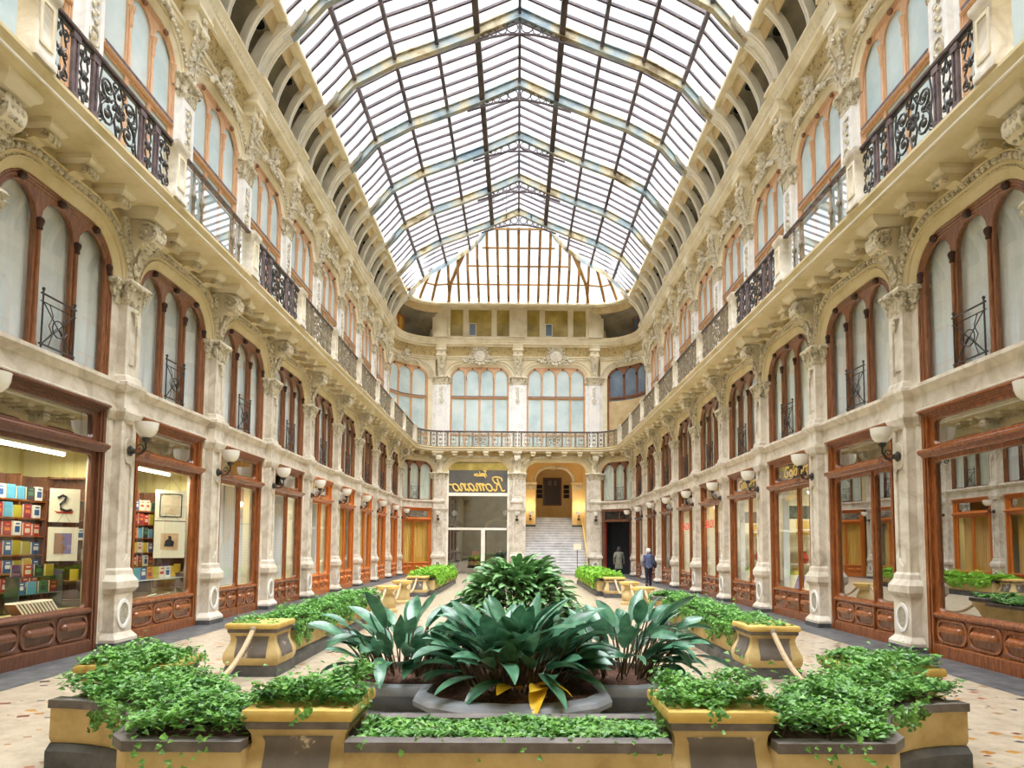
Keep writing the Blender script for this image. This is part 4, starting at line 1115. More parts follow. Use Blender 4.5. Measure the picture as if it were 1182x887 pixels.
b.box(-1.6, 1.6, YE - 0.04, YE + 0.04, 19.5, 19.58)
b.build('glazing_bars', 'bar_lit', t, sharp=None)
for s in (-1, 1):
    b = MB(); rect_sweep(b, [(s * x, y, z) for x, y, z in HP], (0.7, s * 0.7), 0.14, -0.26, 0.02); b.build('hip_rafter', 'truss', t)
    b = MB(); rect_sweep(b, [(s * 3.3, 38.85, 19.25), (s * 3.75, 39.3, 18.5), (s * 4.15, 40.0, 17.95), (s * 4.42, 41.2, ZB)], (1, 0), 0.17, -0.16, 0.0); b.build('curved_rib', 'bar_lit', t)
    b = MB(); b.rings([[(s * x, y, z + 0.07) for x, y, z in HP], [(s * x, YE, z + 0.07) for x, y, z in HP]], caps=False, closed=False)
    b.build('side_pane', 'roof_glass', t, sharp=None)
    b = MB()
    for i in range(1, 7):
        y = YE + 0.583 * i
        pts = [(s * x, y, z) for x, z in PR if True]
        keep = [(s * 6.7, y, 17.06), (s * 6.3, y, 17.5)]
        for xx in [6.2, 5.75, 5.2, 4.4, 3.6, 2.9, 2.3, 1.7]:
            if hip_at(xx)[0] > y: 
                zz = None
                for (a, c) in zip(PR, PR[1:]):
                    if c[0] <= xx <= a[0]: zz = c[1] + (a[1] - c[1]) * (xx - c[0]) / (a[0] - c[0])
                if zz: keep.append((s * xx, y, zz))
        if len(keep) > 1: rect_sweep(b, keep, (0, 1), 0.085, -0.03, 0.06)
    b.build('side_bars', 'bar', t, sharp=None)

# ================================================================== END WALL
ALLP = [v for v in list(globals().values()) if isinstance(v, Proto)]
pillE = Proto(make_pillar(0.3, 0.56)); pilE = Proto(make_pilaster(0.36, 0.58))
cartE = Proto(make_cartouche(mirror=True))
surE = Proto(make_surround(1.94, 0.0, 7.15, 0.75, 2.5, 7.8, 6.46, 'plaster', 'x'))
surUE = Proto(make_surround(1.94, 8.0, 13.47, 0.8, 2.5, 14.3, 12.82, 'cream', 'x', eggs=False))
uwinE = Proto(make_window('salmon', 1.96, 4, 8.06, 13.48, 0.8, 12.9, 'x', pane='frost', transom=(11.42, 11.53)))
railE = Proto(make_railing(2.33, 'x', 'iron_worn', postx=(0.5, 1.35, 2.1)))
WHERE = {-5: 'beside the glazed script front', 0: 'between the glazed script front and the staircase', 5: 'between the staircase and the dark doorway'}
for X in (-5, 0, 5):
    pillE.put((X, 42.6, 0), pi, f'pale marble end wall pillar {WHERE[X]}', 'end wall pillars')
    pilE.put((X, 43.1, 0), pi, f'white upper end wall pilaster above the pillar {WHERE[X]}', 'end wall pilasters')
    scrollP.put((X, 42.6, 0), pi, f'volute bracket on the end wall pillar {WHERE[X]}', 'volute brackets under the balcony', scale=(1, 0.7, 1))
    conP.put((X, 43.1, 0), pi, f'carved cornice console on the end wall {WHERE[X]}', 'cornice consoles')
    lampP.put((X, 42.55, 0), pi, f'bowl wall lamp on the end wall pillar {WHERE[X]}', 'bowl lamps on the pillars')
    b = MB().box(X - 0.58, X + 0.58, 42.62, 43.3, 15.3, 17.35)
    b.box(X - 0.4, X + 0.4, 42.5, 42.7, 15.3, 16.6).box(X - 0.46, X + 0.46, 42.45, 42.7, 15.3, 15.45)
    for dx in (-0.2, 0.2): b.box(X + dx - 0.03, X + dx + 0.03, 42.48, 42.55, 15.5, 16.5)
    tag(b.build('pillar_attic', 'cream', sharp=None), f'attic pier on the cornice of the end wall {WHERE[X]}', kind='structure')
BAYN = {-2.5: 'above the glazed script front', 2.5: 'above the staircase'}
for X in (-2.5, 2.5):
    surE.put((X, 42.6, 0), pi, f'arched end wall opening, bay {BAYN[X]}', name='wall_end')
    surUE.put((X, 43.1, 0), pi, f'arched upper end wall {BAYN[X]}', name='wall_end')
    uwinE.put((X, 43.1, 0), pi, f'four-light bleached wood balcony window on the end wall {BAYN[X]}', 'end wall balcony windows')
    cartE.put((X, 43.1, 0), pi, f'round wreathed cartouche on the end wall cornice {BAYN[X]}', 'round cartouches')
    railE.put((X * 0.94, 42.17, 0), pi, f'worn iron railing on the end balcony {BAYN[X]}', 'end wall railings')
    for q in range(4):
        corbelP.put((X - 1.5 + q, 42.6, 0), pi, f'{ORD[q]} of four small corbels on the end wall {BAYN[X]}', 'small corbels under the balcony', scale=(1, 0.85, 1))
    t = thing('attic_window', f'three-part attic window with olive panes {BAYN[X]}', 'window', 'attic windows', (X, 42.8, 0), pi)
    holes = [rrect(a, c, 15.45, 17.25, 0.02, 2) for a, c in ((-2.05, -1.1), (-0.76, 0.76), (1.1, 2.05))]
    MB().plate([[(-2.5, 15.3), (2.5, 15.3), (2.5, 17.4), (-2.5, 17.4)]] + holes, -0.2, 0.0, 0.01).build('frame', 'cream', t)
    MB().add([(-2.1, -0.16, 15.4), (2.1, -0.16, 15.4), (2.1, -0.16, 17.3), (-2.1, -0.16, 17.3)], [(0, 1, 2, 3)]).build('pane', 'olive_pane', t, sharp=None)
    sx = -1 if X < 0 else 1
    b = MB().box(0.25, 0.75, -0.14, -0.1, 15.5, 16.35); b.build('casement', 'white_paint', t)
    MB().box(0.3, 0.68, -0.1, -0.09, 15.55, 16.3).build('casement_glass', 'frost_grey', t)
crailP = Proto(make_railing(1.22, 'x', 'iron_worn', postx=(0.4, 0.8)))
for s in (-1, 1):
    c45 = cos(pi / 4); rr = 1.57
    lo = (s * 4.7 + s * c45 * rr, 40.6 + c45 * rr, 0)
    rz = atan2(-c45, -s * c45) - pi / 2
    crailP.put(lo, rz, f'curved corner railing of the balcony, {SHORT[s]}', 'corner railings', bend=(rr, 1.0))
    pedP.put(at(s, 6.27, 40.5), rot(s), f'pale stone post where the balcony curves, {SHORT[s]}', 'balcony posts')
# corner of the upper storey across from the bookshop, and dark doorway below
win_r = Proto(make_window('mid', 1.36, 3, 8.06, 13.48, 0.75, 12.95, 'x', pane='frost_grey', transom=(11.42, 11.53)))
cu = (8.0 - RU + cos(pi / 4) * RU, 43.1 - RU + cos(pi / 4) * RU, 0); rz = 3 * pi / 4
rz = atan2(-cos(pi / 4), -cos(pi / 4)) - pi / 2
win_r.put(cu, rz, 'curved corner balcony window with dusky blue panes and tan blind', 'balcony windows', bend=(RU, 1.167))
bl = Proto(tag(MB().box(-1.25, 1.25, -0.04, -0.02, 8.1, 11.25).build('blind', 'fascia'), 'x', 'blind'))
bl.put(cu, rz, 'tan blind filling the lower half of the curved corner balcony window', bend=(RU, 1.167))
def make_doorway():
    t = thing('doorway', 'x', 'doorway')
    b = MB()
    for s in (-1, 1): b.box(s * 1.22 - 0.12, s * 1.22 + 0.12, -0.16, 0.02, 0, 4.12)
    b.box(-1.34, 1.34, -0.16, 0.06, 4.0, 4.14).box(-1.2, 1.2, -0.12, 0.08, 3.34, 3.5)
    b.box(-0.04, 0.04, -0.12, 0.0, 3.5, 4.0)
    b.build('frame', 'wood_dark', t)
    MB().add([(-1.1, -0.08, 3.5), (1.1, -0.08, 3.5), (1.1, -0.08, 4.0), (-1.1, -0.08, 4.0)], [(3, 2, 1, 0)]).build('transom_pane', 'shop_glass', t, recalc=False, sharp=None)
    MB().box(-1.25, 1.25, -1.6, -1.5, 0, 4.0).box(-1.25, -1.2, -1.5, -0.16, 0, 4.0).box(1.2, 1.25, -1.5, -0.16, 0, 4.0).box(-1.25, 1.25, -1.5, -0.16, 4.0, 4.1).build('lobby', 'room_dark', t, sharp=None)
    b = MB().tube([(1.05, -0.1, 0.1), (1.05, -0.1, 3.3)], 0.03, 6); b.build('door_edge', 'ink_red', t)
    return t
door = Proto(make_doorway())
lo = (CORNER[1][0] + cos(pi / 4) * RL, CORNER[1][1] + cos(pi / 4) * RL, 0)
door.put(lo, rz, 'dark open corner doorway beside the staircase pillar', bend=(RL, 0.9))
# dormer windows glimpsed behind the ribs at the two corners
for s in (-1, 1):
    cuL = (s * 5.4 + s * cos(radians(28)) * 2.5, 40.5 + sin(radians(28)) * 2.5, 0)
    a = atan2(-sin(radians(28)), -s * cos(radians(28))) - pi / 2
    t = thing('dormer_window', f'small {"lit-toned orange wood" if s < 0 else "dark"} dormer window behind the corner ribs, {SHORT[s]}', 'window', None, cuL, a)
    wmn = 'wood_orange' if s < 0 else 'wood'
    MB().plate([rrect(-0.55, 0.55, 15.4, 16.5, 0.02, 2), rrect(-0.45, -0.04, 15.5, 16.42, 0.02, 2), rrect(0.04, 0.45, 15.5, 16.42, 0.02, 2)], -0.1, 0.0, 0.01).build('frame', wmn, t)
    MB().box(-0.5, 0.5, -0.07, -0.05, 15.45, 16.45).build('pane', 'curtain_yellow' if s < 0 else 'frost_grey', t)  # yellow pane colour stands for the light inside the dormer

# glazed script front
t = thing('glazed_front', 'tall glazed front with mirrored gold script sign', 'shopfront', None, (-2.5, 42.62, 0), pi)
b = MB().box(-1.95, 1.95, -0.12, 0.06, 4.95, 5.16).box(-1.95, 1.95, -0.1, 0.03, 2.78, 2.92)
b.box(-0.47, -0.22, -0.1, 0.05, 0, 2.9)
for x in (-1.93, 1.93): b.box(x - 0.05, x + 0.05, -0.1, 0.03, 0, 6.6)
b.build('frame', 'white_paint', t)
MB().add([(-1.93, -0.06, 0), (1.93, -0.06, 0), (1.93, -0.06, 4.96), (-1.93, -0.06, 4.96)], [(3, 2, 1, 0)]).build('pane', 'lobby_glass', t, recalc=False, sharp=None)
sgn = MB().box(-1.94, 1.94, -0.1, -0.04, 5.1, 7.2).build('sign_panel', mat_noise('smoky_sign_glass', [(0.3, rgb(84, 84, 84)), (0.7, rgb(112, 108, 102))], 0.8, 0.2, 0.5), t)
def text_mesh(txt, size, shear, m, name, parent, x, y, z, mirror=False, sx=1.0, off=0.0, rotz=pi):
    cu = bpy.data.curves.new('tmp', 'FONT'); cu.body = txt; cu.size = size; cu.shear = shear; cu.extrude = 0.008; cu.align_x = 'CENTER'; cu.offset = off
    ob = bpy.data.objects.new('tmp', cu)
    me = bpy.data.meshes.new_from_object(ob)
    b = MB()
    k = -1 if not mirror else 1      # local x runs opposite to the picture on the end wall
    b.add([(x + k * -1 * 0 + (v.co.x * sx * (1 if mirror else -1)), y + v.co.z, z + v.co.y) for v in me.vertices], [tuple(p.vertices) for p in me.polygons])
    bpy.data.objects.remove(ob); bpy.data.curves.remove(cu); bpy.data.meshes.remove(me)
    return b.build(name, m, parent, sharp=None)
# script lettering drawn as strokes (u to the right as it reads, v up), then mirrored as the photo shows it from behind the glass
def script(strokes, s, x, z, m, name, parent, mirrored=True, r=0.03, y=-0.02, slant=0.28):
    b = MB()
    for st in strokes:
        pts = []
        n = len(st)
        for i in range(n - 1):
            p0 = st[max(i - 1, 0)]; p1 = st[i]; p2 = st[i + 1]; p3 = st[min(i + 2, n - 1)]
            for j in range(4):
                f = j / 4
                q = [0.5 * (2 * p1[c] + (p2[c] - p0[c]) * f + (2 * p0[c] - 5 * p1[c] + 4 * p2[c] - p3[c]) * f * f + (3 * p1[c] - p0[c] - 3 * p2[c] + p3[c]) * f ** 3) for c in (0, 1)]
                pts.append(q)
        pts.append(st[-1])
        sg = 1 if mirrored else -1
        b.tube([(x + sg * s * (u + slant * v), y, z + s * v) for u, v in pts], r, 5)
    return b.build(name, m, parent)
ROMANO = [[(0.35, 0.0), (0.42, 0.5), (0.5, 1.0), (0.52, 1.35)], [(0.05, 1.05), (0.1, 1.35), (0.5, 1.5), (0.95, 1.42), (1.0, 1.1), (0.8, 0.82), (0.45, 0.75), (0.75, 0.6), (0.9, 0.15), (1.1, 0.02), (1.25, 0.2)], [(0.0, 0.1), (0.2, 0.0), (0.42, 0.08)],
          [(1.72, 0.75), (1.45, 0.65), (1.35, 0.25), (1.55, 0.0), (1.85, 0.1), (1.95, 0.5), (1.75, 0.76)], [(1.85, 0.66), (2.1, 0.6)],
          [(2.1, 0.6), (2.25, 0.78), (2.28, 0.4), (2.28, 0.0), (2.3, 0.5), (2.5, 0.78), (2.6, 0.6), (2.58, 0.0), (2.62, 0.5), (2.82, 0.78), (2.95, 0.6), (2.92, 0.15), (3.05, 0.0), (3.2, 0.2)],
          [(3.75, 0.65), (3.55, 0.78), (3.3, 0.55), (3.28, 0.15), (3.45, 0.0), (3.7, 0.25), (3.8, 0.75), (3.78, 0.2), (3.9, 0.0), (4.05, 0.2)],
          [(4.05, 0.6), (4.2, 0.78), (4.22, 0.35), (4.2, 0.0), (4.28, 0.5), (4.48, 0.78), (4.62, 0.6), (4.6, 0.15), (4.72, 0.0), (4.9, 0.25)],
          [(5.25, 0.75), (4.98, 0.6), (4.92, 0.2), (5.12, 0.0), (5.4, 0.12), (5.48, 0.5), (5.28, 0.76), (5.5, 0.62), (5.85, 0.68)]]
script(ROMANO, 0.6, -1.75, 5.28, 'gold', 'sign_script', sgn, True, 0.055)
SMALL = [[(0.0, 1.2), (0.4, 1.35), (0.8, 1.25)], [(0.4, 1.3), (0.35, 0.4), (0.2, 0.0)], [(0.6, 0.7), (0.7, 0.0), (0.65, -0.4), (0.7, 0.6), (0.95, 0.65), (0.95, 0.1), (0.72, 0.05)], [(1.15, 0.3), (1.4, 0.55), (1.2, 0.75), (1.1, 0.2), (1.4, 0.05), (1.6, 0.4)], [(1.6, 0.1), (1.75, 1.2), (1.7, 0.1), (1.9, 0.05)], [(2.0, 0.6), (2.0, 0.05), (2.15, 0.2)], [(2.35, 0.65), (2.25, 0.1), (2.6, 0.05), (2.65, 0.6), (2.4, 0.68)], [(2.85, 0.6), (2.85, 0.05), (3.05, 0.6), (3.15, 0.05)]]
script(SMALL, 0.27, -0.62, 6.22, 'gold', 'small_script', sgn, True, 0.03)
MB().box(-1.85, 1.85, -0.038, -0.03, 6.62, 7.1).build('gilt_band', 'olive_pane', sgn)
# glazed lobby behind the glass
b = MB(); x0, x1, y0, y1, z1 = -4.5, -0.55, 42.75, 50.0, 7.3
v = [(x0, y0, 0), (x1, y0, 0), (x1, y1, 0), (x0, y1, 0), (x0, y0, z1), (x1, y0, z1), (x1, y1, z1), (x0, y1, z1)]
b.add(v, [(0, 1, 2, 3), (4, 7, 6, 5), (1, 5, 6, 2), (2, 6, 7, 3), (3, 7, 4, 0)])
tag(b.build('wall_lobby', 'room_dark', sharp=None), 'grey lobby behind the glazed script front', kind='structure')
t = thing('lobby_arch', 'white arched opening at the back of the glazed lobby', 'arch', None, (-1.35, 49.8, 0))
b = MB().tube([(1.0 * cos(a), 0, 2.9 + 0.85 * sin(a)) for a in [pi * i / 14 for i in range(15)]], 0.14, 6); b.build('arch_band', 'tube_light_dim' if False else 'white_paint', t)
MB().plate([lancet(0, 0.9, 0.0, 2.9, 10)], -0.02, 0.05).build('arch_panel', 'frost', t)
for i, (x, z) in enumerate(((-4.1, 3.9), (-0.75, 3.95))):
    t = thing('globe_lamp', f'white globe lamp inside the glazed lobby, {("beside the corner pillar", "near the middle pillar")[i]}', 'lamp', None, (x, 43.6, z))
    MB().lathe([(0.02, -0.2), (0.16, -0.14), (0.2, 0.0), (0.14, 0.15), (0.03, 0.2)], (0, 0, 0), 'Z', 14).build('globe', 'bowl', t)
    MB().tube([(0, 0, 0.2), (0, 0, 0.7)], 0.015, 5).build('hanging_rod', 'iron', t)
t = thing('lobby_counter', 'dark counter standing in the glazed lobby', 'counter', None, (-3.4, 46.5, 0))
MB().box(-0.9, 0.9, -0.35, 0.35, 0, 1.0).build('body', 'dark_board', t); MB().box(-0.98, 0.98, -0.42, 0.42, 1.0, 1.06).build('top', 'coping', t)

# staircase portal
t = thing('staircase', 'wide white marble staircase rising through the yellow portal', 'stairs')
rise, run, ys = 0.17, 0.25, 40.7
b = MB(); b2 = MB()
for i in range(22):
    x0, x1 = (0.5, 4.44) if i < 8 else (0.56, 4.44) if i < 18 else (1.3, 3.8)
    ya = ys + run * i; yb = ya + run + (0.02 if i < 21 else 1.2)
    b2.box(x0, x1, ya, ya + 0.06, rise * i, rise * (i + 1) - 0.045)
    b.box(x0, x1, ya - 0.045, yb, rise * (i + 1) - 0.045, rise * (i + 1))
b.box(0.56, 1.3, ys + run * 18, ys + run * 18 + 0.3, rise * 18 - 0.045, rise * 18).box(3.8, 4.44, ys + run * 18, ys + run * 18 + 0.3, rise * 18 - 0.045, rise * 18)
b.build('treads', 'step', t, sharp=None); b2.build('risers', 'riser', t, sharp=None)
zL = rise * 22
b = MB()
b.add([(0.54, 42.75, 0), (0.54, 48, 0), (0.54, 48, 7.5), (0.54, 42.75, 7.5)], [(0, 1, 2, 3)])
b.add([(4.46, 42.75, 0), (4.46, 48, 0), (4.46, 48, 7.5), (4.46, 42.75, 7.5)], [(3, 2, 1, 0)])
b.add([(0.54, 48, 0), (4.46, 48, 0), (4.46, 48, 7.5), (0.54, 48, 7.5)], [(0, 1, 2, 3)])
b.add([(0.54, 42.75, 7.5), (4.46, 42.75, 7.5), (4.46, 48, 7.5), (0.54, 48, 7.5)], [(3, 2, 1, 0)])
tag(b.build('wall_portal', 'yellow_wall', sharp=None), 'yellow walls of the staircase portal', kind='structure')
t = thing('portal_arch', 'yellow inner arch on piers at the top of the stairs', 'arch', None, (2.5, 45.25, 0), kind='structure')
MB().plate([[(-1.96, 6.1), (-1.25, 6.1)] + arch_outline(1.25, 6.1, 7.05, 0.85, 8)[1:-1] + [(1.25, 6.1), (1.96, 6.1), (1.96, 7.5), (-1.96, 7.5)]], -0.2, 0.3).build('arch_wall', 'yellow_wall', t)
MB().loft_outline([(arch_outline(1.25 + d, 6.1, 7.05 + d, 0.85 + d, 8), y) for d, y in ((-0.02, -0.2), (0.0, -0.27), (0.06, -0.3), (0.1, -0.26), (0.16, -0.28), (0.2, -0.2))]).build('arch_molding', 'cream', t)
for s in (-1, 1):
    MB().box(s * 1.6 - 0.36, s * 1.6 + 0.36, -0.2, 0.3, 3.05, 6.0).build('pier', 'yellow_wall', t, sharp=None)
    MB().box(s * 1.6 - 0.37, s * 1.6 + 0.37, -0.22, 0.3, 3.0, 3.22).build('pier_foot', 'green_stone', t, sharp=None)
    MB().squares([(0.36, -0.2, 5.6), (0.38, -0.22, 5.64), (0.38, -0.22, 5.95), (0.42, -0.28, 6.0), (0.46, -0.32, 6.1)], s * 1.6, 0, 0.3).build('impost', 'plaster', t)
    MB().blob((s * 1.6, -0.25, 5.8), 0.16, 0.05, 0.13, 8, 5).build('relief', 'ornament', t)
MB().blob((0, -0.3, 7.1), 0.14, 0.1, 0.16).build('keystone', 'ornament', t)
t = thing('notice_board', 'large dark framed notice board on the yellow wall above the stairs', 'board', None, (2.53, 47.95, 5.7))
MB().plate([rrect(-0.66, 0.66, -1.0, 1.0, 0.01, 2), rrect(-0.58, 0.58, -0.92, 0.92, 0.01, 2)], -0.08, 0.02, 0.01).build('frame', 'wood_dark', t)
MB().box(-0.6, 0.6, -0.03, 0.0, -0.94, 0.94).build('panel', 'dark_board', t)
MB().box(-0.3, -0.05, -0.04, -0.03, 0.45, 0.8).box(0.1, 0.34, -0.04, -0.03, 0.45, 0.8).build('notices', 'coping', t)
for j, X in enumerate((1.62, 3.55)):
    for q in range(3):
        z = 5.37 + 0.34 * q
        o = tag(MB().box(-0.2, 0.2, -0.05, 0.0, -0.14, 0.14).build('wall_plaque', 'ink', None, (X, 47.99, z)), f'{("lowest", "middle", "topmost")[q]} dark wall plaque {("between the arch pier and the notice board" if j == 0 else "beyond the notice board")}', 'plaque', 'dark plaques by the notice board')
for j, X in enumerate((0.9, 4.15)):
    lampP.put((X, 45.05, 0.15), pi, f'bowl wall lamp inside the stair portal, {("on the pier by the middle pillar", "on the pier by the doorway side")[j]}', 'lamps in the stair portal')
for X in (0.9, 4.15):
    pl = bpy.data.lights.new('portal_lamp_glow', 'POINT'); pl.energy = 22; pl.shadow_soft_size = 0.2; pl.color = (1, 0.88, 0.66)
    po = bpy.data.objects.new('portal_lamp_glow', pl); COL.objects.link(po); po.location = (X, 44.5, 4.45)
t = thing('handrail', 'brass handrail climbing the stairs beside the pillar', 'handrail')
MB().tube([(4.36, 41.2, 1.1), (4.36, 45.2, 3.9)], 0.03, 8).build('rail', 'gold', t)
for y in (41.3, 42.6, 43.9, 45.1):
    z = (y - 40.7) / 0.25 * 0.17
    MB().tube([(4.36, y, z - 0.1), (4.36, y, 1.1 + (y - 41.2) * 0.7)], 0.018, 6).build('baluster', 'gold', t)
t = thing('sign_stand', 'small white notice on a stand at the foot of the stairs', 'sign', None, (3.62, 39.9, 0))
MB().box(-0.23, 0.23, -0.02, 0.02, 1.58, 1.95).build('notice_panel', 'paper', t); MB().tube([(0, 0.02, 0.02), (0, 0.02, 1.6)], 0.02, 6).build('post', 'iron', t)
MB().lathe([(0.02, 0.06), (0.18, 0.03), (0.2, 0.0)], (0, 0.02, 0), 'Z', 14).build('foot', 'iron', t)
for z, w in ((1.86, 0.14), (1.8, 0.17), (1.74, 0.12), (1.68, 0.15)):
    pass

# ================================================================== FLOOR AND SURROUNDINGS
b = MB().add([(-10, Y0 - 2, 0), (10, Y0 - 2, 0), (10, 51, 0), (-10, 51, 0)], [(0, 1, 2, 3)])
tag(b.build('floor', 'floor', sharp=None), 'cream terrazzo floor with scattered coloured chips', kind='structure')
for s in (-1, 1):
    b = MB().add([(s * 6.2, Y0 - 2, 0.004), (s * 9.0, Y0 - 2, 0.004), (s * 9.0, 45.0, 0.004), (s * 6.2, 45.0, 0.004)], [(0, 1, 2, 3)])
    tag(b.build('floor', 'black_stone_floor' if False else M['black_stone'], sharp=None), f'grey stone floor border, {SHORT[s]}', kind='structure')
tag(MB().box(-10, 10, Y0 - 0.3, Y0, 0, 21).build('wall_near', 'cream', sharp=None), 'plain wall at the near end behind the viewer', kind='structure')
for s in (-1, 1):
    tag(MB().box(s * 9.2 - 0.15, s * 9.2 + 0.15, Y0, 44.5, 0, 16.6).build(WALLN[s], 'cream', sharp=None), f'outer back wall, {SHORT[s]}', kind='structure')
tag(MB().box(-10, 10, 50.2, 50.5, 0, 20).build('wall_far', 'cream', sharp=None), 'outer back wall beyond the end wall', kind='structure')
tag(MB().box(-10, 10, 43.4, 50.3, 7.6, 7.8).box(-10, 10, 43.45, 43.6, 7.8, 17.6).build('ceiling', 'cream', sharp=None), 'ceiling over the rooms beyond the end wall', kind='structure')

# ================================================================== SHOP CONTENTS
curtP = {}
def curtain(side, k, m, x0, x1, label, z0=0.75, z1=3.3, y=-0.4):
    t = tag(curtain_mb(x0, x1, y, z0, z1).build('curtain', m, None, at(side, 7.06, YB(k)), rot(side)), label, 'curtain', 'curtains in the shop windows')
    return t
for k in range(1, 8):
    n = ORD[k + 1]
    m = 'curtain_white' if k < 4 else 'curtain_yellow'
    adj = 'white' if k < 4 else 'yellow'
    curtain(-1, k, m, -1.15, 0.55 if k < 4 else 1.15, f'{adj} pleated curtain inside the {n} shopfront from the near end, bookshop side')
lo = (CORNER[-1][0] - cos(pi / 4) * RL, CORNER[-1][1] + cos(pi / 4) * RL, 0); rzl = atan2(-cos(pi / 4), cos(pi / 4)) - pi / 2
cp = Proto(tag(curtain_mb(-1.15, 1.15, -0.3, 0.75, 3.3).build('curtain', 'curtain_yellow'), 'x', 'curtain'))
cp.put(lo, rzl, 'yellow pleated curtain inside the corner shopfront beside the glazed script front', 'curtains in the shop windows', bend=(RL, 0.9))
for k in (5, 6, 7):
    curtain(1, k, 'curtain_white', -1.1, 1.1, f'white pleated curtain inside the {ORD[k + 1]} shopfront from the near end, opposite the bookshop')
# fluorescent lamps
def tube_lamp(X, Y, z, side, label, ln=1.3, power=60):
    t = thing('fluorescent_lamp', label, 'lamp', None, (side * X, Y, z))
    MB().box(-0.06, 0.06, -ln / 2, ln / 2, 0.03, 0.09).build('housing', 'white_paint', t)
    MB().lathe([(0.03, -ln / 2), (0.03, ln / 2)], (0, 0, 0), 'Y', 10).build('tube', 'tube_light', t)
    ld = bpy.data.lights.new('fluorescent_glow', 'AREA'); ld.shape = 'RECTANGLE'; ld.size = 0.12; ld.size_y = ln; ld.energy = power; ld.color = (1, 0.96, 0.78)
    lo_ = bpy.data.objects.new('fluorescent_glow', ld); COL.objects.link(lo_); lo_.parent = t; lo_.location = (0, 0, -0.05)
    return t
tube_lamp(7.7, 10.5, 3.3, -1, 'bright fluorescent tube above the books in the shade-toned dark walnut shop window', 1.7, 55)
tube_lamp(7.7, 14.05, 3.32, -1, 'bright fluorescent tube above the prints in the second shop window, bookshop side', 1.5, 50)
for k in (1, 2, 3, 5):  # tubes added to brighten these rooms, none is visible there
    tube_lamp(7.9, YB(k), 3.28, -1, f'added tube lamp brightening the {ORD[k + 1]} shop from the near end, bookshop side', 1.6, 40)
for k in (1, 2, 3, 4):  # these too are added only to light the rooms
    tube_lamp(7.9, YB(k), 3.28, 1, f'added tube lamp brightening the {ORD[k + 1]} shop from the near end, opposite the bookshop', 1.6, 40)

BOOKC = [rgb(*c) for c in ((196, 58, 44), (46, 92, 150), (226, 196, 76), (70, 130, 96), (230, 220, 196), (96, 60, 110), (214, 128, 56), (60, 60, 66), (90, 160, 190), (236, 236, 230), (150, 40, 60), (180, 170, 60))]
BM = [mat_plain('book_cover', c, 0.45) for c in BOOKC]
BNAME = ['red', 'dark blue', 'yellow', 'green', 'cream', 'purple', 'orange', 'charcoal', 'pale blue', 'white', 'crimson', 'olive']
bookproto = []
for i, m in enumerate(BM):
    t = thing('book', 'x', 'book', 'books in the bookshop windows')
    MB().plate([rrect(-0.085, 0.085, 0, 0.23, 0.004, 1)], -0.004, 0.004).xf(lambda x, y, z: (x, y + 0.018, z)).plate([rrect(-0.085, 0.085, 0, 0.23, 0.004, 1)], -0.022, -0.014).box(-0.087, -0.081, -0.02, 0.02, 0, 0.23).build('cover', m, t, sharp=None); cv = COL.objects[-1]
    MB().box(-0.08, 0.08, -0.014, 0.013, 0.004, 0.226).build('pages', 'paper', t, sharp=None)
    q = BM[(i * 5 + 4) % 12]
    MB().box(-0.055, 0.055, 0.021, 0.0235, 0.05 + 0.03 * (i % 3), 0.13 + 0.02 * (i % 2)).box(-0.05, 0.04, 0.021, 0.0235, 0.175, 0.2).build('cover_print', q, cv, sharp=None)
    bookproto.append(Proto(t))
SHELFN = ['lowest', 'second lowest', 'third', 'fourth', 'fifth', 'top']
def bookcase(Xb, y0, y1, zs, lab, side=-1):
    t = thing('bookcase', f'brown wooden bookcase with face-out books, {lab}', 'bookcase', 'bookcases in the bookshop windows', (side * Xb, (y0 + y1) / 2, 0), rot(side))
    h = (y1 - y0) / 2
    MB().box(-h, h, -0.26, -0.23, 0.7, 2.95).build('back_panel', 'wood_dark', t, sharp=None)
    for x in (-h, -h / 3, h / 3, h): MB().box(x - 0.015, x + 0.015, -0.25, 0.02, 0.7, 2.95).build('upright', 'wood', t, sharp=None)
    for z in zs: MB().box(-h, h, -0.25, 0.03, z - 0.025, z).build('shelf', 'wood_orange', t, sharp=None)
    return t
cnt = 0
def shelf_books(Xb, ya, yb_, zs, lab, step=0.2):
    global cnt
    for r, z in enumerate(zs):
        y = ya; j = 0
        while y < yb_:
            i = (cnt * 7 + r * 3 + j * 5 + R.randrange(4)) % 12
            w = R.uniform(0.9, 1.05)
            o = bookproto[i].put((-Xb + 0.0, y, z), -pi / 2, f'{BNAME[i]} book facing out, {ORD[min(j, 11)]} on the {SHELFN[r]} shelf, {lab}', 'books in the bookshop windows', scale=(w, 1, R.uniform(0.85, 1.05)))
            y += step * R.uniform(0.95, 1.15); j += 1; cnt += 1
zs = [1.0, 1.3, 1.6, 1.92, 2.22, 2.52]
bookcase(8.25, 9.9, 11.75, zs, 'in the shop window with the swan print')
shelf_books(8.23, 10.05, 11.65, zs, 'swan print window')
bookcase(8.25, 13.3, 15.25, zs, 'in the shop window with the framed print')
shelf_books(8.23, 13.85, 15.15, zs, 'framed print window')
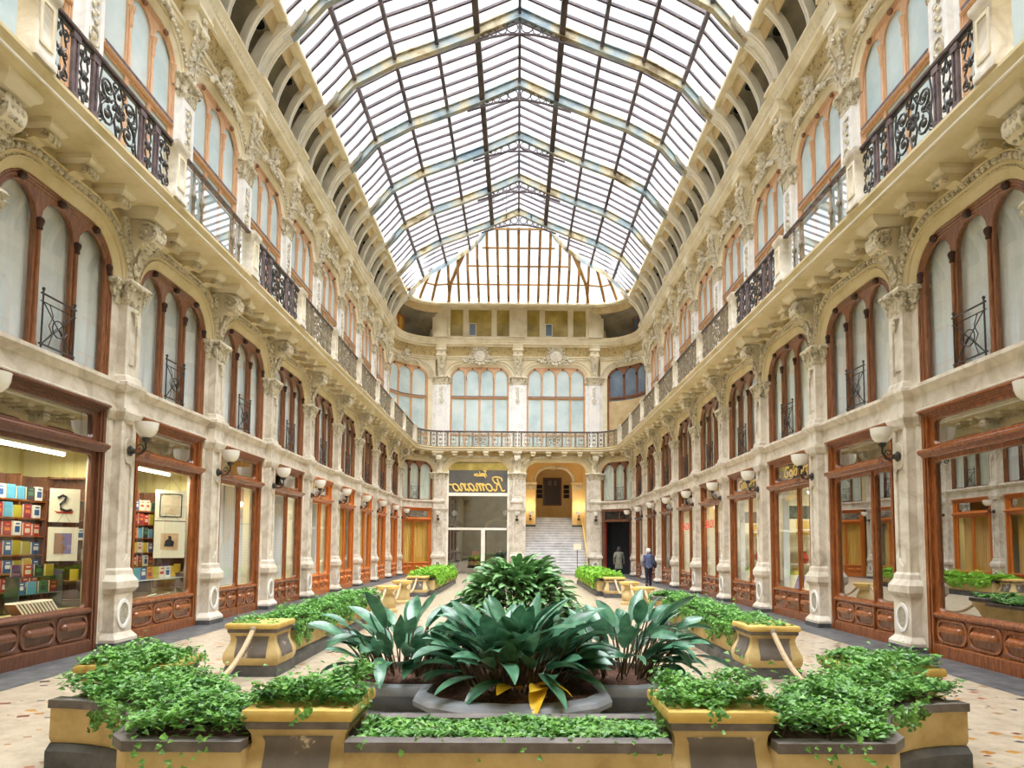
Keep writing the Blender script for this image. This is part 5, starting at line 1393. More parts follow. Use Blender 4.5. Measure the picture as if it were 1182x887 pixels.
# shallow dark shelves on the far cheek of both windows, behind the hanging prints
for Y, lab in ((11.8, 'behind the swan print'), (15.3, 'behind the framed landscape print')):
    t = thing('wall_shelf', f'shallow dark brown shelving {lab}', 'shelf', 'dark shelves behind the prints', (-7.72, Y, 0), pi)
    MB().box(-0.42, 0.42, 0.0, 0.02, 0.8, 2.95).build('back_panel', 'wood_dark', t, sharp=None)
    for x in (-0.42, 0.42): MB().box(x - 0.015, x + 0.015, 0.0, 0.16, 0.8, 2.95).build('upright', 'wood_dark', t, sharp=None)
    for z in (0.82, 1.15, 1.5, 1.85, 2.2, 2.55, 2.93): MB().box(-0.42, 0.42, 0.0, 0.16, z - 0.02, z).build('shelf', 'wood', t, sharp=None)
    for j in range(7):
        i = (j * 5 + 4) % 12
        bookproto[i].put((-7.45 - 0.09 * j, Y - 0.12, (1.5, 1.85, 1.15, 2.2, 1.5, 1.15, 2.55)[j]), pi, f'{BNAME[i]} book, {ORD[j]} of seven on the dark shelving {lab}', 'books on the dark shelving', scale=(0.8, 0.8, 0.85))

# old volumes leaning on the window bottom, magazines and papers
oldm = [mat_plain('old_binding', rgb(*c), 0.6) for c in ((120, 60, 40), (150, 110, 70), (90, 60, 46), (170, 140, 100), (132, 40, 40))]
spine = []
for m in oldm:
    t = thing('old_book', 'x', 'book')
    MB().box(-0.02, 0.02, 0.0, 0.17, 0, 0.24).build('binding', m, t, sharp=None); MB().box(-0.016, 0.016, 0.01, 0.173, 0.003, 0.236).xf(lambda x, y, z: (x, y, z + 0.006)).build('pages', 'paper', t, sharp=None)
    spine.append(Proto(t))
for j in range(11):
    p = spine[j % 5]
    o = p.put((-7.5, 10.12 + 0.075 * j, 0.72), -pi / 2 + 0.1, f'{ORD[j]} old leather volume in the leaning row at the bottom of the swan print window', 'old volumes leaning in the shop window')
    o.rotation_euler = (0, 0.75, -pi / 2)
for j in range(7):
    i = (j * 5 + 8) % 12
    bookproto[i].put((-7.42, 13.2 + 0.23 * j, 1.08), -pi / 2, f'{ORD[j]} magazine in the front row on the glass ledge of the framed print window', 'magazines on the glass ledge', scale=(1.2, 0.5, 1.05))
t = thing('glass_ledge', 'narrow glass ledge carrying magazines in the framed print window', 'shelf', None, (-7.45, 13.95, 1.06))
MB().box(-0.09, 0.09, -1.0, 1.0, -0.008, 0.008).build('plate', 'frost', t, sharp=None)
for y in (-0.95, 0.95): MB().box(-0.08, -0.06, y - 0.01, y + 0.01, -0.36, 0.0).build('bracket', 'iron_worn', t, sharp=None)
for j in range(6):
    m = ['paper', 'ink_red', 'paper', 'ink_blue', 'paper', 'ink_brown'][j]
    o = tag(MB().box(-0.15, 0.15, -0.1, 0.1, 0, 0.008).build('print_sheet', m, None, (-7.4 - 0.05 * (j % 2), 13.1 + 0.26 * j, 0.715 + 0.012 * (j % 3)), R.uniform(-0.6, 0.6), sharp=None), f'{ORD[j]} loose print lying at the bottom of the framed print window', 'print', 'loose prints in the window bottom')
    o.rotation_euler = (0, -0.25, o.rotation_euler[2])
# hanging prints (turned a little towards the passer-by)
def hang(loc, w, h, rz, label, frame=False):
    t = thing('hanging_print', label, 'print', 'prints hanging in the shop windows', loc, rz)
    MB().box(-w / 2, w / 2, -0.006, 0.0, -h / 2, h / 2).build('sheet', 'paper', t, sharp=None)
    MB().tube([(-w * 0.3, 0, h / 2), (0, 0, h / 2 + 0.25), (w * 0.3, 0, h / 2)], 0.004, 4).build('hanging_string', 'ink', t)
    if frame:
        MB().plate([rrect(-w * 0.36, w * 0.36, -h * 0.38, h * 0.38, 0.005, 1), rrect(-w * 0.33, w * 0.33, -h * 0.355, h * 0.355, 0.005, 1)], 0, 0.012).build('frame', 'ink', t, sharp=None)
    return t
rp = radians(-128)
t = hang((-7.5, 11.15, 2.42), 0.42, 0.56, rp - pi / 2 + pi / 2 + radians(0), 'cream print of a black swan on a red nest, hanging in the shop window')
def flat(parent, pts, m, name, y=0.006, r=0.02):
    return MB().tube([(x, y, z) for x, z in pts], r, 5).build(name, m, parent)
flat(t, [(-0.1, -0.07), (-0.03, -0.09), (0.05, -0.06), (0.06, 0.02), (0.0, 0.08), (-0.02, 0.14), (0.03, 0.17), (0.07, 0.14), (0.1, 0.12)], 'ink', 'swan_print', 0.004, 0.022)
MB().plate([[(-0.13, -0.09), (-0.1, -0.13), (0.1, -0.13), (0.14, -0.09), (0.1, -0.1), (-0.06, -0.1)]], 0.0, 0.008).build('nest_print', 'ink_red', t, sharp=None)
t2 = hang((-7.5, 11.15, 1.78), 0.42, 0.56, rp, 'cream print with a small sepia portrait, hanging below the swan print')
MB().box(-0.12, 0.12, 0.0, 0.004, -0.16, 0.18).build('picture', 'ink_blue', t2, sharp=None)
MB().plate([[(0.0, -0.16), (0.12, -0.16), (0.12, 0.18), (0.04, 0.18), (-0.02, 0.1), (0.02, 0.02), (-0.04, -0.06)]], 0.003, 0.009).build('figure_print', 'ink_brown', t2, sharp=None)
t3 = hang((-7.45, 14.45, 2.62), 0.6, 0.66, rp, 'framed pale landscape print hanging in the second shop window', True)
MB().box(-0.17, 0.17, 0.0, 0.004, -0.2, 0.2).build('picture', mat_noise('faded_landscape', [(0.3, rgb(206, 178, 140)), (0.7, rgb(226, 214, 186))], 4, 0.8), t3, sharp=None)
t4 = hang((-7.45, 14.45, 1.88), 0.6, 0.78, rp, 'pale print of a seated figure hanging under the framed landscape print')
MB().box(-0.17, 0.17, 0.0, 0.004, -0.22, 0.14).build('picture', mat_noise('faded_figure', [(0.3, rgb(190, 150, 110)), (0.7, rgb(226, 200, 160))], 4, 0.8), t4, sharp=None)
MB().plate([[(-0.08, -0.14), (0.1, -0.14), (0.08, -0.02), (0.02, 0.02), (0.03, 0.07), (-0.01, 0.09), (-0.04, 0.05), (-0.03, 0.0), (-0.09, -0.04)]], 0.003, 0.009).build('figure_print', 'ink', t4, sharp=None)
for o in (t, t2, t3, t4):
    o.rotation_euler = (0, 0, -pi / 2 - radians(52))

# tiered rack with more books in the swan print window
t = thing('book_rack', 'small green two-step book rack at the bottom of the swan print window', 'rack', None, (-7.72, 11.0, 0.7), -pi / 2)
for z, y in ((0.28, -0.06), (0.55, -0.14)): MB().box(-0.5, 0.5, y - 0.06, y + 0.06, z - 0.015, z).build('step', 'green_stone', t, sharp=None)
for x in (-0.49, 0.49): MB().box(x - 0.012, x + 0.012, -0.2, 0.02, 0, 0.56).build('side', 'green_stone', t, sharp=None)
for r, (z, X) in enumerate(((0.98, -7.78), (1.25, -7.86))):
    for j in range(4):
        i = (j * 7 + r * 4 + 1) % 12
        bookproto[i].put((X, 10.62 + 0.25 * j, z), -pi / 2, f'{BNAME[i]} book, {ORD[j]} on the {("lower", "upper")[r]} step of the green rack, swan print window', 'books on the green rack', scale=(1.1, 0.7, 0.85))
for k in (1, 2):
    t = thing('picture_panel', f'{("green and orange", "ochre and grey")[k - 1]} poster panel on the far cheek of the {ORD[k + 1]} shop, opposite the bookshop', 'poster', None, (8.0, YB(k) + 1.68, 2.55), pi)
    MB().box(-0.5, 0.5, -0.01, 0.02, -0.5, 0.5).build('sheet', 'paper', t, sharp=None)
    MB().box(-0.42, 0.42, 0.02, 0.03, 0.05, 0.42).build('upper_print', ('green_stone', 'coping')[k - 1], t, sharp=None)
    MB().box(-0.42, 0.1, 0.02, 0.03, -0.4, 0.0).build('lower_print', ('planter_yellow', 'planter_yellow')[k - 1], t, sharp=None)
    curtain(1, k, 'curtain_white', 0.7, 1.12, f'narrow white curtain at the far edge of the {ORD[k + 1]} shopfront, opposite the bookshop', y=-0.25)

# windows across the hall: gold lettering, red notices, small displays
def wall_text(side, Yc, X, z, txt, size, m, label, shear=0.3):
    cu = bpy.data.curves.new('tmp', 'FONT'); cu.body = txt; cu.size = size; cu.shear = shear; cu.extrude = 0.003; cu.align_x = 'CENTER'
    ob = bpy.data.objects.new('tmp', cu); me = bpy.data.meshes.new_from_object(ob); b = MB()
    b.add([(-v.co.x, v.co.z, v.co.y) for v in me.vertices], [tuple(p.vertices) for p in me.polygons])
    bpy.data.objects.remove(ob); bpy.data.curves.remove(cu); bpy.data.meshes.remove(me)
    return tag(b.build('window_lettering', m, None, (side * X, Yc, z), rot(side), sharp=None), label, 'lettering')
wall_text(1, 16.85, 7.1, 3.62, 'Gold art', 0.42, 'gold', 'gold script lettering on the transom of the third shopfront, opposite the bookshop')
wall_text(1, 17.3, 7.12, 3.02, 'ore', 0.3, 'gold', 'short gold word at the top of the third display pane, opposite the bookshop')
wall_text(1, 20.5, 7.1, 3.62, 'Gold art', 0.42, 'gold', 'gold script lettering on the transom of the fourth shopfront, opposite the bookshop')
for k in (3, 4):
    wall_text(1, YB(k) + 0.45, 7.12, 2.5, 'SALDI', 0.42, 'red', f'red sale lettering in the {ORD[k + 1]} shopfront, opposite the bookshop', 0)
    t = thing('display_blind', f'white slatted display board behind the red lettering of the {ORD[k + 1]} shopfront', 'display', None, at(1, 7.5, YB(k)), rot(1))
    for q in range(14): MB().box(-0.8, 0.8, -0.02, 0.02, 0.95 + 0.1 * q, 1.02 + 0.1 * q).build('slat', 'curtain_white', t, sharp=None)
    MB().box(-0.82, -0.78, -0.03, 0.03, 0.75, 2.4).box(0.78, 0.82, -0.03, 0.03, 0.75, 2.4).build('stile', 'white_paint', t, sharp=None)
    MB().box(-0.3, 0.3, 0.03, 0.05, 1.6, 2.0).build('poster_sheet', 'frost', t, sharp=None)
for k in (1, 2):
    for q in range(4):
        t = thing('display_card', f'{ORD[q]} tilted pale card in the display of the {ORD[k + 1]} shopfront, opposite the bookshop', 'card', 'display cards', (7.38, YB(k) - 0.7 + 0.5 * q, 0.72), rot(1) + 0.5)
        MB().box(-0.16, 0.16, -0.01, 0.01, 0, 0.34).xf(lambda x, y, z: (x, y - 0.5 * z, z)).build('card', 'paper' if q % 2 else 'ink_blue', t, sharp=None)
        MB().box(-0.02, 0.02, -0.18, -0.16, 0, 0.2).build('prop', 'wood', t, sharp=None)
    t = thing('display_stand', f'white tiered display stand in the {ORD[k + 1]} shopfront, opposite the bookshop', 'display', None, (7.95, YB(k) + 1.35, 0.0), pi)
    for j, (w, z) in enumerate(((0.66, 0.9), (0.6, 1.35), (0.54, 1.8), (0.48, 2.3))):
        MB().box(-w, w, -0.2, 0.2, z - 0.03, z).build('tier', 'white_paint', t, sharp=None)
    for x in (-0.45, 0.45): MB().box(x - 0.02, x + 0.02, -0.02, 0.02, 0.7, 2.3).build('upright', 'white_paint', t, sharp=None)
    for j in range(3):
        v = tag(MB().lathe([(0.05, 0), (0.1, 0.06), (0.12, 0.16), (0.06, 0.26), (0.05, 0.32), (0.07, 0.34)], (0, 0, 0), 'Z', 14).build('vase', ['planter_yellow', 'ink_red', 'frost'][j], None, (7.7 + 0.25 * j, YB(k) + 1.28, [0.9, 1.35, 1.8][j])), f'{["ochre", "red", "pale blue"][j]} vase on the display stand of the {ORD[k + 1]} shopfront', 'vase')

# ================================================================== PLANTERS
def pier_mb(hx, hy, h=0.71, k=1.0):
    """bulbous pier: returns body, base, band, slab builders centred at origin"""
    def sq(prof):
        return [[(-(a) * hx, -(a) * hy, z), (a * hx, -a * hy, z), (a * hx, a * hy, z), (-a * hx, a * hy, z)] for a, z in prof]
    body = MB().rings(sq([(1.0, 0.15), (1.06, 0.19), (1.09, 0.25), (1.07, 0.31), (0.98, 0.38), (0.9, 0.44), (0.87, 0.5), (0.89, 0.55), (0.95, 0.59)]))
    base = MB().rings(sq([(1.04, 0.0), (1.04, 0.1), (1.0, 0.15)]))
    band = MB().rings(sq([(0.95, 0.585), (0.97, 0.6), (0.97, 0.64)]))
    slab = MB().rings(sq([(1.02, 0.64), (1.04, 0.65), (1.04, 0.69), (1.02, 0.71)]))
    pan = MB()
    prof = [(1.055, 0.22), (1.1, 0.26), (1.08, 0.32), (0.99, 0.39), (0.91, 0.45), (0.885, 0.5), (0.9, 0.54)]
    for a in range(4):
        rs = []
        for p, z in prof:
            w = 0.62 + (0.05 if z > 0.5 else 0)
            x0, y0, x1, y1 = (-w * hx, -p * hy, w * hx, -p * hy) if a % 2 == 0 else (p * hx, -w * hy, p * hx, w * hy)
            if a > 1: x0, y0, x1, y1 = -x0, -y0, -x1, -y1
            rs.append([(x0, y0, z), (x1, y1, z)])
        pan.rings(rs, caps=False, closed=False)
    return body, base, band, slab, pan
def make_pier(t, x, y, hx=0.34, hy=0.34):
    for b, n, m in zip(pier_mb(hx, hy), ('pier_body', 'pier_base', 'pier_band', 'pier_slab', 'pier_panel'), ('planter', 'black_stone', 'coping', 'planter_yellow', 'planter_panel')):
        b.build(n, m, t, (x, y, 0))
def leaf_cluster(pts, nrm_up, size, rr, star=True):
    """ivy: small folded lobed leaves scattered on given points"""
    V, Fc = [], []
    for (x, y, z, nx, ny, nz) in pts:
        n = Vector((nx + rr.uniform(-0.55, 0.55), ny + rr.uniform(-0.55, 0.55), nz + rr.uniform(-0.4, 0.5))).normalized()
        a = Vector((rr.uniform(-1, 1), rr.uniform(-1, 1), rr.uniform(-0.6, 0.2)))
        a = a - n * a.dot(n)
        if a.length < 1e-3: continue
        a.normalize(); b = n.cross(a); s = size * rr.uniform(0.6, 1.25)
        o = len(V); c = Vector((x, y, z))
        for u, v, w in ((-0.5, 0, 0), (-0.35, 0.5, 0.12), (0.1, 0.28, 0.06), (0.62, 0, -0.1), (0.1, -0.28, 0.06), (-0.35, -0.5, 0.12)):
            V.append(tuple(c + a * (u * s) + b * (v * s) + n * (w * s)))
        Fc += [(o, o + 1, o + 2), (o, o + 2, o + 3), (o, o + 3, o + 4), (o, o + 4, o + 5)]
    b = MB(); b.v = V; b.f = Fc
    return b
def inside(poly, x, y):
    c = False; n = len(poly)
    for i in range(n):
        x1, y1 = poly[i]; x2, y2 = poly[i - 1]
        if (y1 > y) != (y2 > y) and x < (x2 - x1) * (y - y1) / (y2 - y1) + x1: c = not c
    return c
def ivy_on(name, poly, z0, h, dens, size, m, label, seed, spill=(), group=None, cat='ivy', parent_loc=None, spill_len=0.3, stems=True):
    """ivy mound filling a plan polygon, with trails spilling over the given edges"""
    rr = random.Random(seed); pts = []
    xs = [p[0] for p in poly]; ys = [p[1] for p in poly]
    cx, cy = sum(xs) / len(xs), sum(ys) / len(ys)
    A = abs(sum(poly[i - 1][0] * poly[i][1] - poly[i][0] * poly[i - 1][1] for i in range(len(poly)))) / 2
    n = int(A * dens); k = 0; g = 0
    ph = [rr.uniform(0, 6) for _ in range(6)]
    while k < n and g < n * 30:
        g += 1
        x, y = rr.uniform(min(xs), max(xs)), rr.uniform(min(ys), max(ys))
        if not inside(poly, x, y): continue
        hh = h * (0.55 + 0.28 * sin(x * 5.1 + ph[0]) * sin(y * 4.3 + ph[1]) + 0.22 * sin(x * 11 + ph[2]) * sin(y * 12 + ph[3]))
        z = z0 + hh * (rr.random() ** 0.45) + (rr.random() < 0.03) * rr.uniform(0, h * 0.6)
        pts.append((x + rr.gauss(0, 0.02), y + rr.gauss(0, 0.02), z, 0, 0, 1)); k += 1
    for (ax, ay, bx, by, nx, ny, d) in spill:
        L = sqrt((bx - ax) ** 2 + (by - ay) ** 2)
        for _ in range(int(L * d)):
            f = rr.random(); x, y = ax + (bx - ax) * f, ay + (by - ay) * f
            ln = spill_len * (0.35 + 0.65 * abs(sin(f * L * 6 + ph[4]) * sin(f * L * 2.3 + ph[5]))) * rr.random() ** 1.1
            o = rr.uniform(0.02, 0.07)
            pts.append((x + nx * o, y + ny * o, z0 + 0.04 - ln, nx, ny, 0.4))
    t = thing(name, label, cat, group)
    leaf_cluster(pts, None, size, rr).build('foliage', m, t, sharp=None, recalc=False)
    if stems and A > 0.7:
        b = MB()
        for _ in range(int(6 + A * 8)):
            x, y = rr.uniform(min(xs), max(xs)), rr.uniform(min(ys), max(ys))
            if inside(poly, x, y): b.tube([(x, y, z0 - 0.04), (x + rr.uniform(-0.08, 0.08), y + rr.uniform(-0.08, 0.08), z0 + h * 0.3), (x + rr.uniform(-0.12, 0.12), y + rr.uniform(-0.12, 0.12), z0 + h * 0.45)], 0.005, 4)
        if b.v: b.build('leaf_stems', 'stem', t, sharp=None)
    return t
def trough(t, poly_out, poly_in, z_c, cop=True):
    """hollow trough walls between two plan outlines (open or closed lists of the same length)"""
    n = len(poly_out)
    def grow(pl, d):
        o = []
        for i in range(n):
            c = ((poly_out[i][0] + poly_in[i][0]) / 2, (poly_out[i][1] + poly_in[i][1]) / 2)
            v = Vector((pl[i][0] - c[0], pl[i][1] - c[1])); l = v.length
            v = v * ((l + d) / max(l, 1e-6)); o.append((c[0] + v.x, c[1] + v.y))
        return o
    def band(prof):
        rs = []
        for i in range(n):
            ring = []
            for side, pl in ((0, poly_out), (1, poly_in)):
                pr = prof if side == 0 else prof[::-1]
                for d, z in pr:
                    g = grow(pl, d)[i]; ring.append((g[0], g[1], z))
            rs.append(ring)
        return MB().rings(rs)
    band([(0.07, 0.0), (0.07, 0.14), (0.02, 0.19)]).build('plinth', 'black_stone', t)
    band([(0.0, 0.18), (0.03, 0.23), (0.03, z_c - 0.06)]).build('trough_wall', 'planter', t)
    o1, i1 = grow(poly_out, 0.06), grow(poly_in, 0.06); o2, i2 = grow(poly_out, -0.07), grow(poly_in, -0.07)
    for a, c in ((o1, o2), (i1, i2)):
        rs = [[(a[i][0], a[i][1], z_c - 0.065), (a[i][0], a[i][1], z_c), (c[i][0], c[i][1], z_c), (c[i][0], c[i][1], z_c - 0.065)] for i in range(n)]
        MB().rings(rs).build('coping', 'coping', t)
    rs = [[(o2[i][0], o2[i][1], z_c - 0.03), (i2[i][0], i2[i][1], z_c - 0.03)] for i in range(n)]
    MB().rings(rs, caps=False, closed=False).build('soil', 'soil', t)
ZT = 0.54
t = thing('planter', 'long ochre front planter with grey coping and ivy between the two square piers', 'planter')
out = [(-1.06, 4.42), (1.04, 4.42)]; inn = [(-1.06, 5.05), (1.04, 5.05)]
trough(t, out, inn, ZT)
ivy_on('ivy', [(-1.02, 4.5), (1.02, 4.5), (1.02, 4.98), (-1.02, 4.98)], ZT - 0.03, 0.07, 3600, 0.04, 'ivy', 'low ivy filling the front planter between the two square piers', 1, [(-1.0, 4.42, 1.0, 4.42, 0, -1, 16)], spill_len=0.16)
for s in (-1, 1):
    sd = 'bookshop side' if s < 0 else 'opposite the bookshop'
    t = thing('planter_pier', f'square bulbous ochre pier at the end of the front planter, {sd}', 'planter', 'square front piers')
    make_pier(t, s * 1.4, 4.82, 0.35, 0.35)
    ivy_on('ivy', [(s * 1.4 - 0.34, 4.55), (s * 1.4 + 0.36, 4.55), (s * 1.4 + 0.36, 5.15), (s * 1.4 - 0.34, 5.15)], 0.7, 0.26, 5200, 0.04, 'ivy', f'ivy mound on top of the square front pier, {sd}', 2 + s,
           [(s * 1.1, 4.6, s * 1.1, 5.1, -s, 0, 170), (s * 1.75, 4.6, s * 1.75, 5.1, s, 0, 120), (s * 1.3, 4.47, s * 1.42, 4.47, 0, -1, 120)], spill_len=0.26)
    t = thing('planter', f'curved ochre planter with dark plinth sweeping to the outer pier, {sd}', 'planter', 'curved planters')
    n = 9
    out = [(s * 1.72, 4.42), (s * 2.45, 4.42)] + [(s * (3.72 - 1.15 * cos(a) ), 4.42 + 1.13 * sin(a)) for a in [0.12 + (pi / 2 - 0.12) * i / n for i in range(n + 1)]]
    inn = [(s * 1.72, 5.05), (s * 2.1, 5.05)] + [(s * (3.65 - 1.7 * cos(a)), 4.6 + 1.75 * sin(a)) for a in [0.22 + (pi / 2 - 0.22) * i / n for i in range(n + 1)]]
    trough(t, out, inn, ZT)
    pol = out + inn[::-1]
    ivy_on('ivy', pol, ZT, 0.27, 4000, 0.04, 'ivy', f'thick ivy filling the curved planter, {sd}', 12 + s,
           [(s * 2.75, 5.05, s * 3.4, 5.52, -0.4 * s, -0.9, 260), (s * 1.9, 4.38, s * 2.4, 4.38, 0, -1, 50), (s * 2.56, 4.7, s * 2.75, 5.1, 0.7 * s, -0.7, 90)], spill_len=0.34)
    t = thing('planter_pier', f'square bulbous ochre pier ending the curved planter, {sd}', 'planter', 'outer piers')
    make_pier(t, s * 3.5, 6.42, 0.4, 0.34)
    ivy_on('ivy', [(s * 3.12, 6.1), (s * 3.9, 6.1), (s * 3.9, 6.75), (s * 3.12, 6.75)], 0.7, 0.17, 3800, 0.042, 'ivy', f'ivy mound on the outer pier, {sd}', 22 + s,
           [(s * 3.12, 6.07, s * 3.7, 6.07, 0, -1, 230), (s * 3.08, 6.1, s * 3.08, 6.7, -s, 0, 150)], spill_len=0.3)
    # long side planter with a pier at its near end and a bowl at the far end
    t = thing('planter_pier', f'square pier with grey panels heading the long side planter, {sd}', 'planter', 'middle piers')
    make_pier(t, s * 3.58, 9.58, 0.345, 0.345)
    t = thing('planter', f'long straight ochre side planter covered in ivy, {sd}', 'planter', 'long side planters')
    trough(t, [(s * 3.32, 9.98), (s * 3.32, 12.3), (s * 3.32, 14.7)], [(s * 3.9, 9.98), (s * 3.9, 12.3), (s * 3.9, 14.7)], 0.6)
    ivy_on('ivy', [(s * 3.3, 9.3), (s * 3.88, 9.3), (s * 3.92, 14.6), (s * 3.3, 14.6)], 0.62, 0.2, 2300, 0.048, 'ivy', f'ivy hanging thickly over the long side planter, {sd}', 32 + s,
           [(s * 3.26, 9.95, s * 3.26, 14.6, -s, 0, 640)], spill_len=0.42)
    t = thing('planter_bowl', f'low ochre bowl planter at the far end of the long side planter, {sd}', 'planter', 'bowl planters', (s * 3.5, 15.05, 0))
    MB().lathe([(0.2, 0.0), (0.26, 0.02), (0.26, 0.12), (0.22, 0.2), (0.3, 0.38), (0.4, 0.5), (0.45, 0.62)], (0, 0, 0), 'Z', 20).build('bowl', 'planter', t)
    MB().lathe([(0.44, 0.6), (0.48, 0.61), (0.48, 0.69), (0.46, 0.7), (0.4, 0.7), (0.4, 0.62)], (0, 0, 0), 'Z', 20).build('rim', 'coping', t)
    MB().lathe([(0.01, 0.66), (0.41, 0.65)], (0, 0, 0), 'Z', 16).build('soil', 'soil', t)
    ivy_on('ivy', [(s * 3.5 + 0.42 * cos(a), 15.05 + 0.42 * sin(a)) for a in [2 * pi * i / 12 for i in range(12)]], 0.68, 0.16, 1100, 0.07, 'ivy', f'bushy ivy in the bowl planter, {sd}', 42 + s, [(s * 3.05, 14.9, s * 3.05, 15.2, -s, 0, 120)], spill_len=0.4)
    for j, (y, x) in enumerate(((18.0, 3.42), (20.7, 3.5))):
        t = thing('bollard_pier', f'{("nearer", "farther")[j]} small ochre rope pier in the cross passage, {sd}', 'bollard', 'rope piers', (s * x, y, 0))
        MB().lathe([(0.26, 0.0), (0.26, 0.08), (0.2, 0.12), (0.24, 0.22), (0.22, 0.34), (0.14, 0.5), (0.18, 0.58), (0.28, 0.62)], (0, 0, 0), 'Z', 18).build('body', 'planter', t)
        MB().lathe([(0.28, 0.62), (0.31, 0.63), (0.31, 0.7), (0.02, 0.72)], (0, 0, 0), 'Z', 18).build('cap', 'planter_yellow', t)
    t = thing('planter_pier', f'square pale pier heading the far fern planter, {sd}', 'planter', 'far piers')
    make_pier(t, s * 3.45, 23.7, 0.345, 0.345)
    t = thing('planter', f'far straight planter with lime green ferns near the end wall, {sd}', 'planter', 'far planters')
    trough(t, [(s * 2.95, 24.1), (s * 2.95, 28), (s * 2.95, 32.0)], [(s * 3.85, 24.1), (s * 3.85, 28), (s * 3.85, 32.0)], 0.6)
    ivy_on('fern', [(s * 2.9, 23.9), (s * 3.85, 23.9), (s * 3.85, 32), (s * 2.9, 32)], 0.62, 0.3, 560, 0.11, 'ivy_lime', f'lime green ferns in the far planter, {sd}', 52 + s, [(s * 2.88, 24.1, s * 2.88, 32.0, -s, 0, 130)], cat='fern', spill_len=0.45)
    # ropes
    def rope(p, q, sag, label):
        n = 16; pts = [tuple(p[c] + (q[c] - p[c]) * i / n - (sag * 4 * (i / n) * (1 - i / n) if c == 2 else 0) for c in range(3)) for i in range(n + 1)]
        t = thing('rope', label, 'rope', 'barrier ropes')
        MB().tube(pts, 0.034, 8).build('cord', 'rope', t)
        b = MB()
        for e in (pts[0], pts[-1]): MB().blob(e, 0.05, 0.05, 0.05, 8, 5).build('end_hook', 'iron_worn', t)
    rope((s * 3.45, 6.77, 0.55), (s * 3.55, 9.2, 0.63), 0.42, f'slack beige rope from the outer pier to the middle pier, {sd}')
    rope((s * 3.5, 15.52, 0.62), (s * 3.42, 17.7, 0.64), 0.4, f'slack beige rope from the bowl planter to the nearer rope pier, {sd}')
    rope((s * 3.42, 18.3, 0.64), (s * 3.5, 20.4, 0.64), 0.4, f'slack beige rope between the two rope piers, {sd}')
    rope((s * 3.5, 21.0, 0.64), (s * 3.45, 23.3, 0.64), 0.4, f'slack beige rope from the farther rope pier to the far planter, {sd}')

# central quatrefoil basin
def lobe(cx, cy, r, a0, a1, n):
    return [(cx + r * cos(a0 + (a1 - a0) * i / n), cy + r * sin(a0 + (a1 - a0) * i / n)) for i in range(n + 1)]
quat = [(-0.98, 7.2), (-0.98, 6.8), (-0.8, 6.52), (-0.45, 6.31), (0.0, 6.24), (0.45, 6.31), (0.8, 6.52), (0.98, 6.8), (0.98, 7.2), (1.45, 7.2)] + lobe(1.3, 8.0, 0.8, -1.3, 1.3, 6) + [(1.45, 8.8), (0.98, 8.8), (0.98, 9.3), (0.3, 9.75), (-0.3, 9.75), (-0.98, 9.3), (-0.98, 8.8), (-1.45, 8.8)] + lobe(-1.3, 8.0, 0.8, pi - 1.3, pi + 1.3, 6) + [(-1.45, 7.2)]
def sc(poly, k, z, c=(0, 8.0)):
    out = []
    for x, y in poly:
        v = Vector((x - c[0], y - c[1])); l = v.length
        v = v * ((l + k) / l); out.append((c[0] + v.x, c[1] + v.y, z))
    return out
t = thing('stone_basin', 'low grey stone quatrefoil plant bed in the middle of the hall', 'plant bed')
MB().rings([sc(quat, -0.16, 0.0), sc(quat, -0.17, 0.06), sc(quat, -0.12, 0.14), sc(quat, -0.02, 0.19), sc(quat, 0.02, 0.2), sc(quat, 0.03, 0.25), sc(quat, 0.0, 0.29), sc(quat, -0.16, 0.31), sc(quat, -0.18, 0.25)], caps=False).build('rim', 'basin', t)
MB().rings([sc(quat, -0.17, 0.26), sc(quat, -0.6, 0.31)]).build('soil', 'soil', t)
tag(MB().prism_z([(x, y) for x, y, z in sc(quat, 0.35, 0)], 0.0, 0.03).build('basin_paving', 'basin', sharp=None), 'grey paving slab under the stone plant bed', 'paving')

# broad-leaved plants
def big_leaf(mb, base, direc, length, width, droop, stemlen, rr, up0, kink=0.0):
    """petiole then a folded lance-shaped blade"""
    d = Vector((direc[0], direc[1], 0)).normalized(); side = Vector((-d.y, d.x, 0))
    p = Vector(base); ang = up0
    N = 8; step = length / N
    st = [p.copy()]
    for i in range(3):
        p = p + (d * cos(ang) + Vector((0, 0, 1)) * sin(ang)) * (stemlen / 3); ang -= 0.05; st.append(p.copy())
    mb[1].tube([tuple(q) for q in st], 0.009, 4)
    tw = rr.uniform(-0.9, 0.9); ang -= kink
    rs = []
    for i in range(N + 1):
        f = i / N
        w = width * (sin(pi * min(f * 0.94 + 0.05, 1) ** 0.85) ** 0.8) * 0.5
        if i == N: w = 0.004
        upv = (Vector((0, 0, 1)) * cos(ang) - d * sin(ang))
        sd = side * cos(tw * f) + upv * sin(tw * f); nv = upv * cos(tw * f) - side * sin(tw * f)
        fold = 0.26 * w
        rs.append([tuple(p - sd * w + nv * fold), tuple(p - sd * w * 0.5 + nv * fold * 0.35), tuple(p - nv * 0.0), tuple(p + sd * w * 0.5 + nv * fold * 0.35), tuple(p + sd * w + nv * fold)])
        p = p + (d * cos(ang) + Vector((0, 0, 1)) * sin(ang)) * step
        ang -= droop / N * (0.5 + 1.2 * f)
    mb[0].rings(rs, caps=False, closed=False)
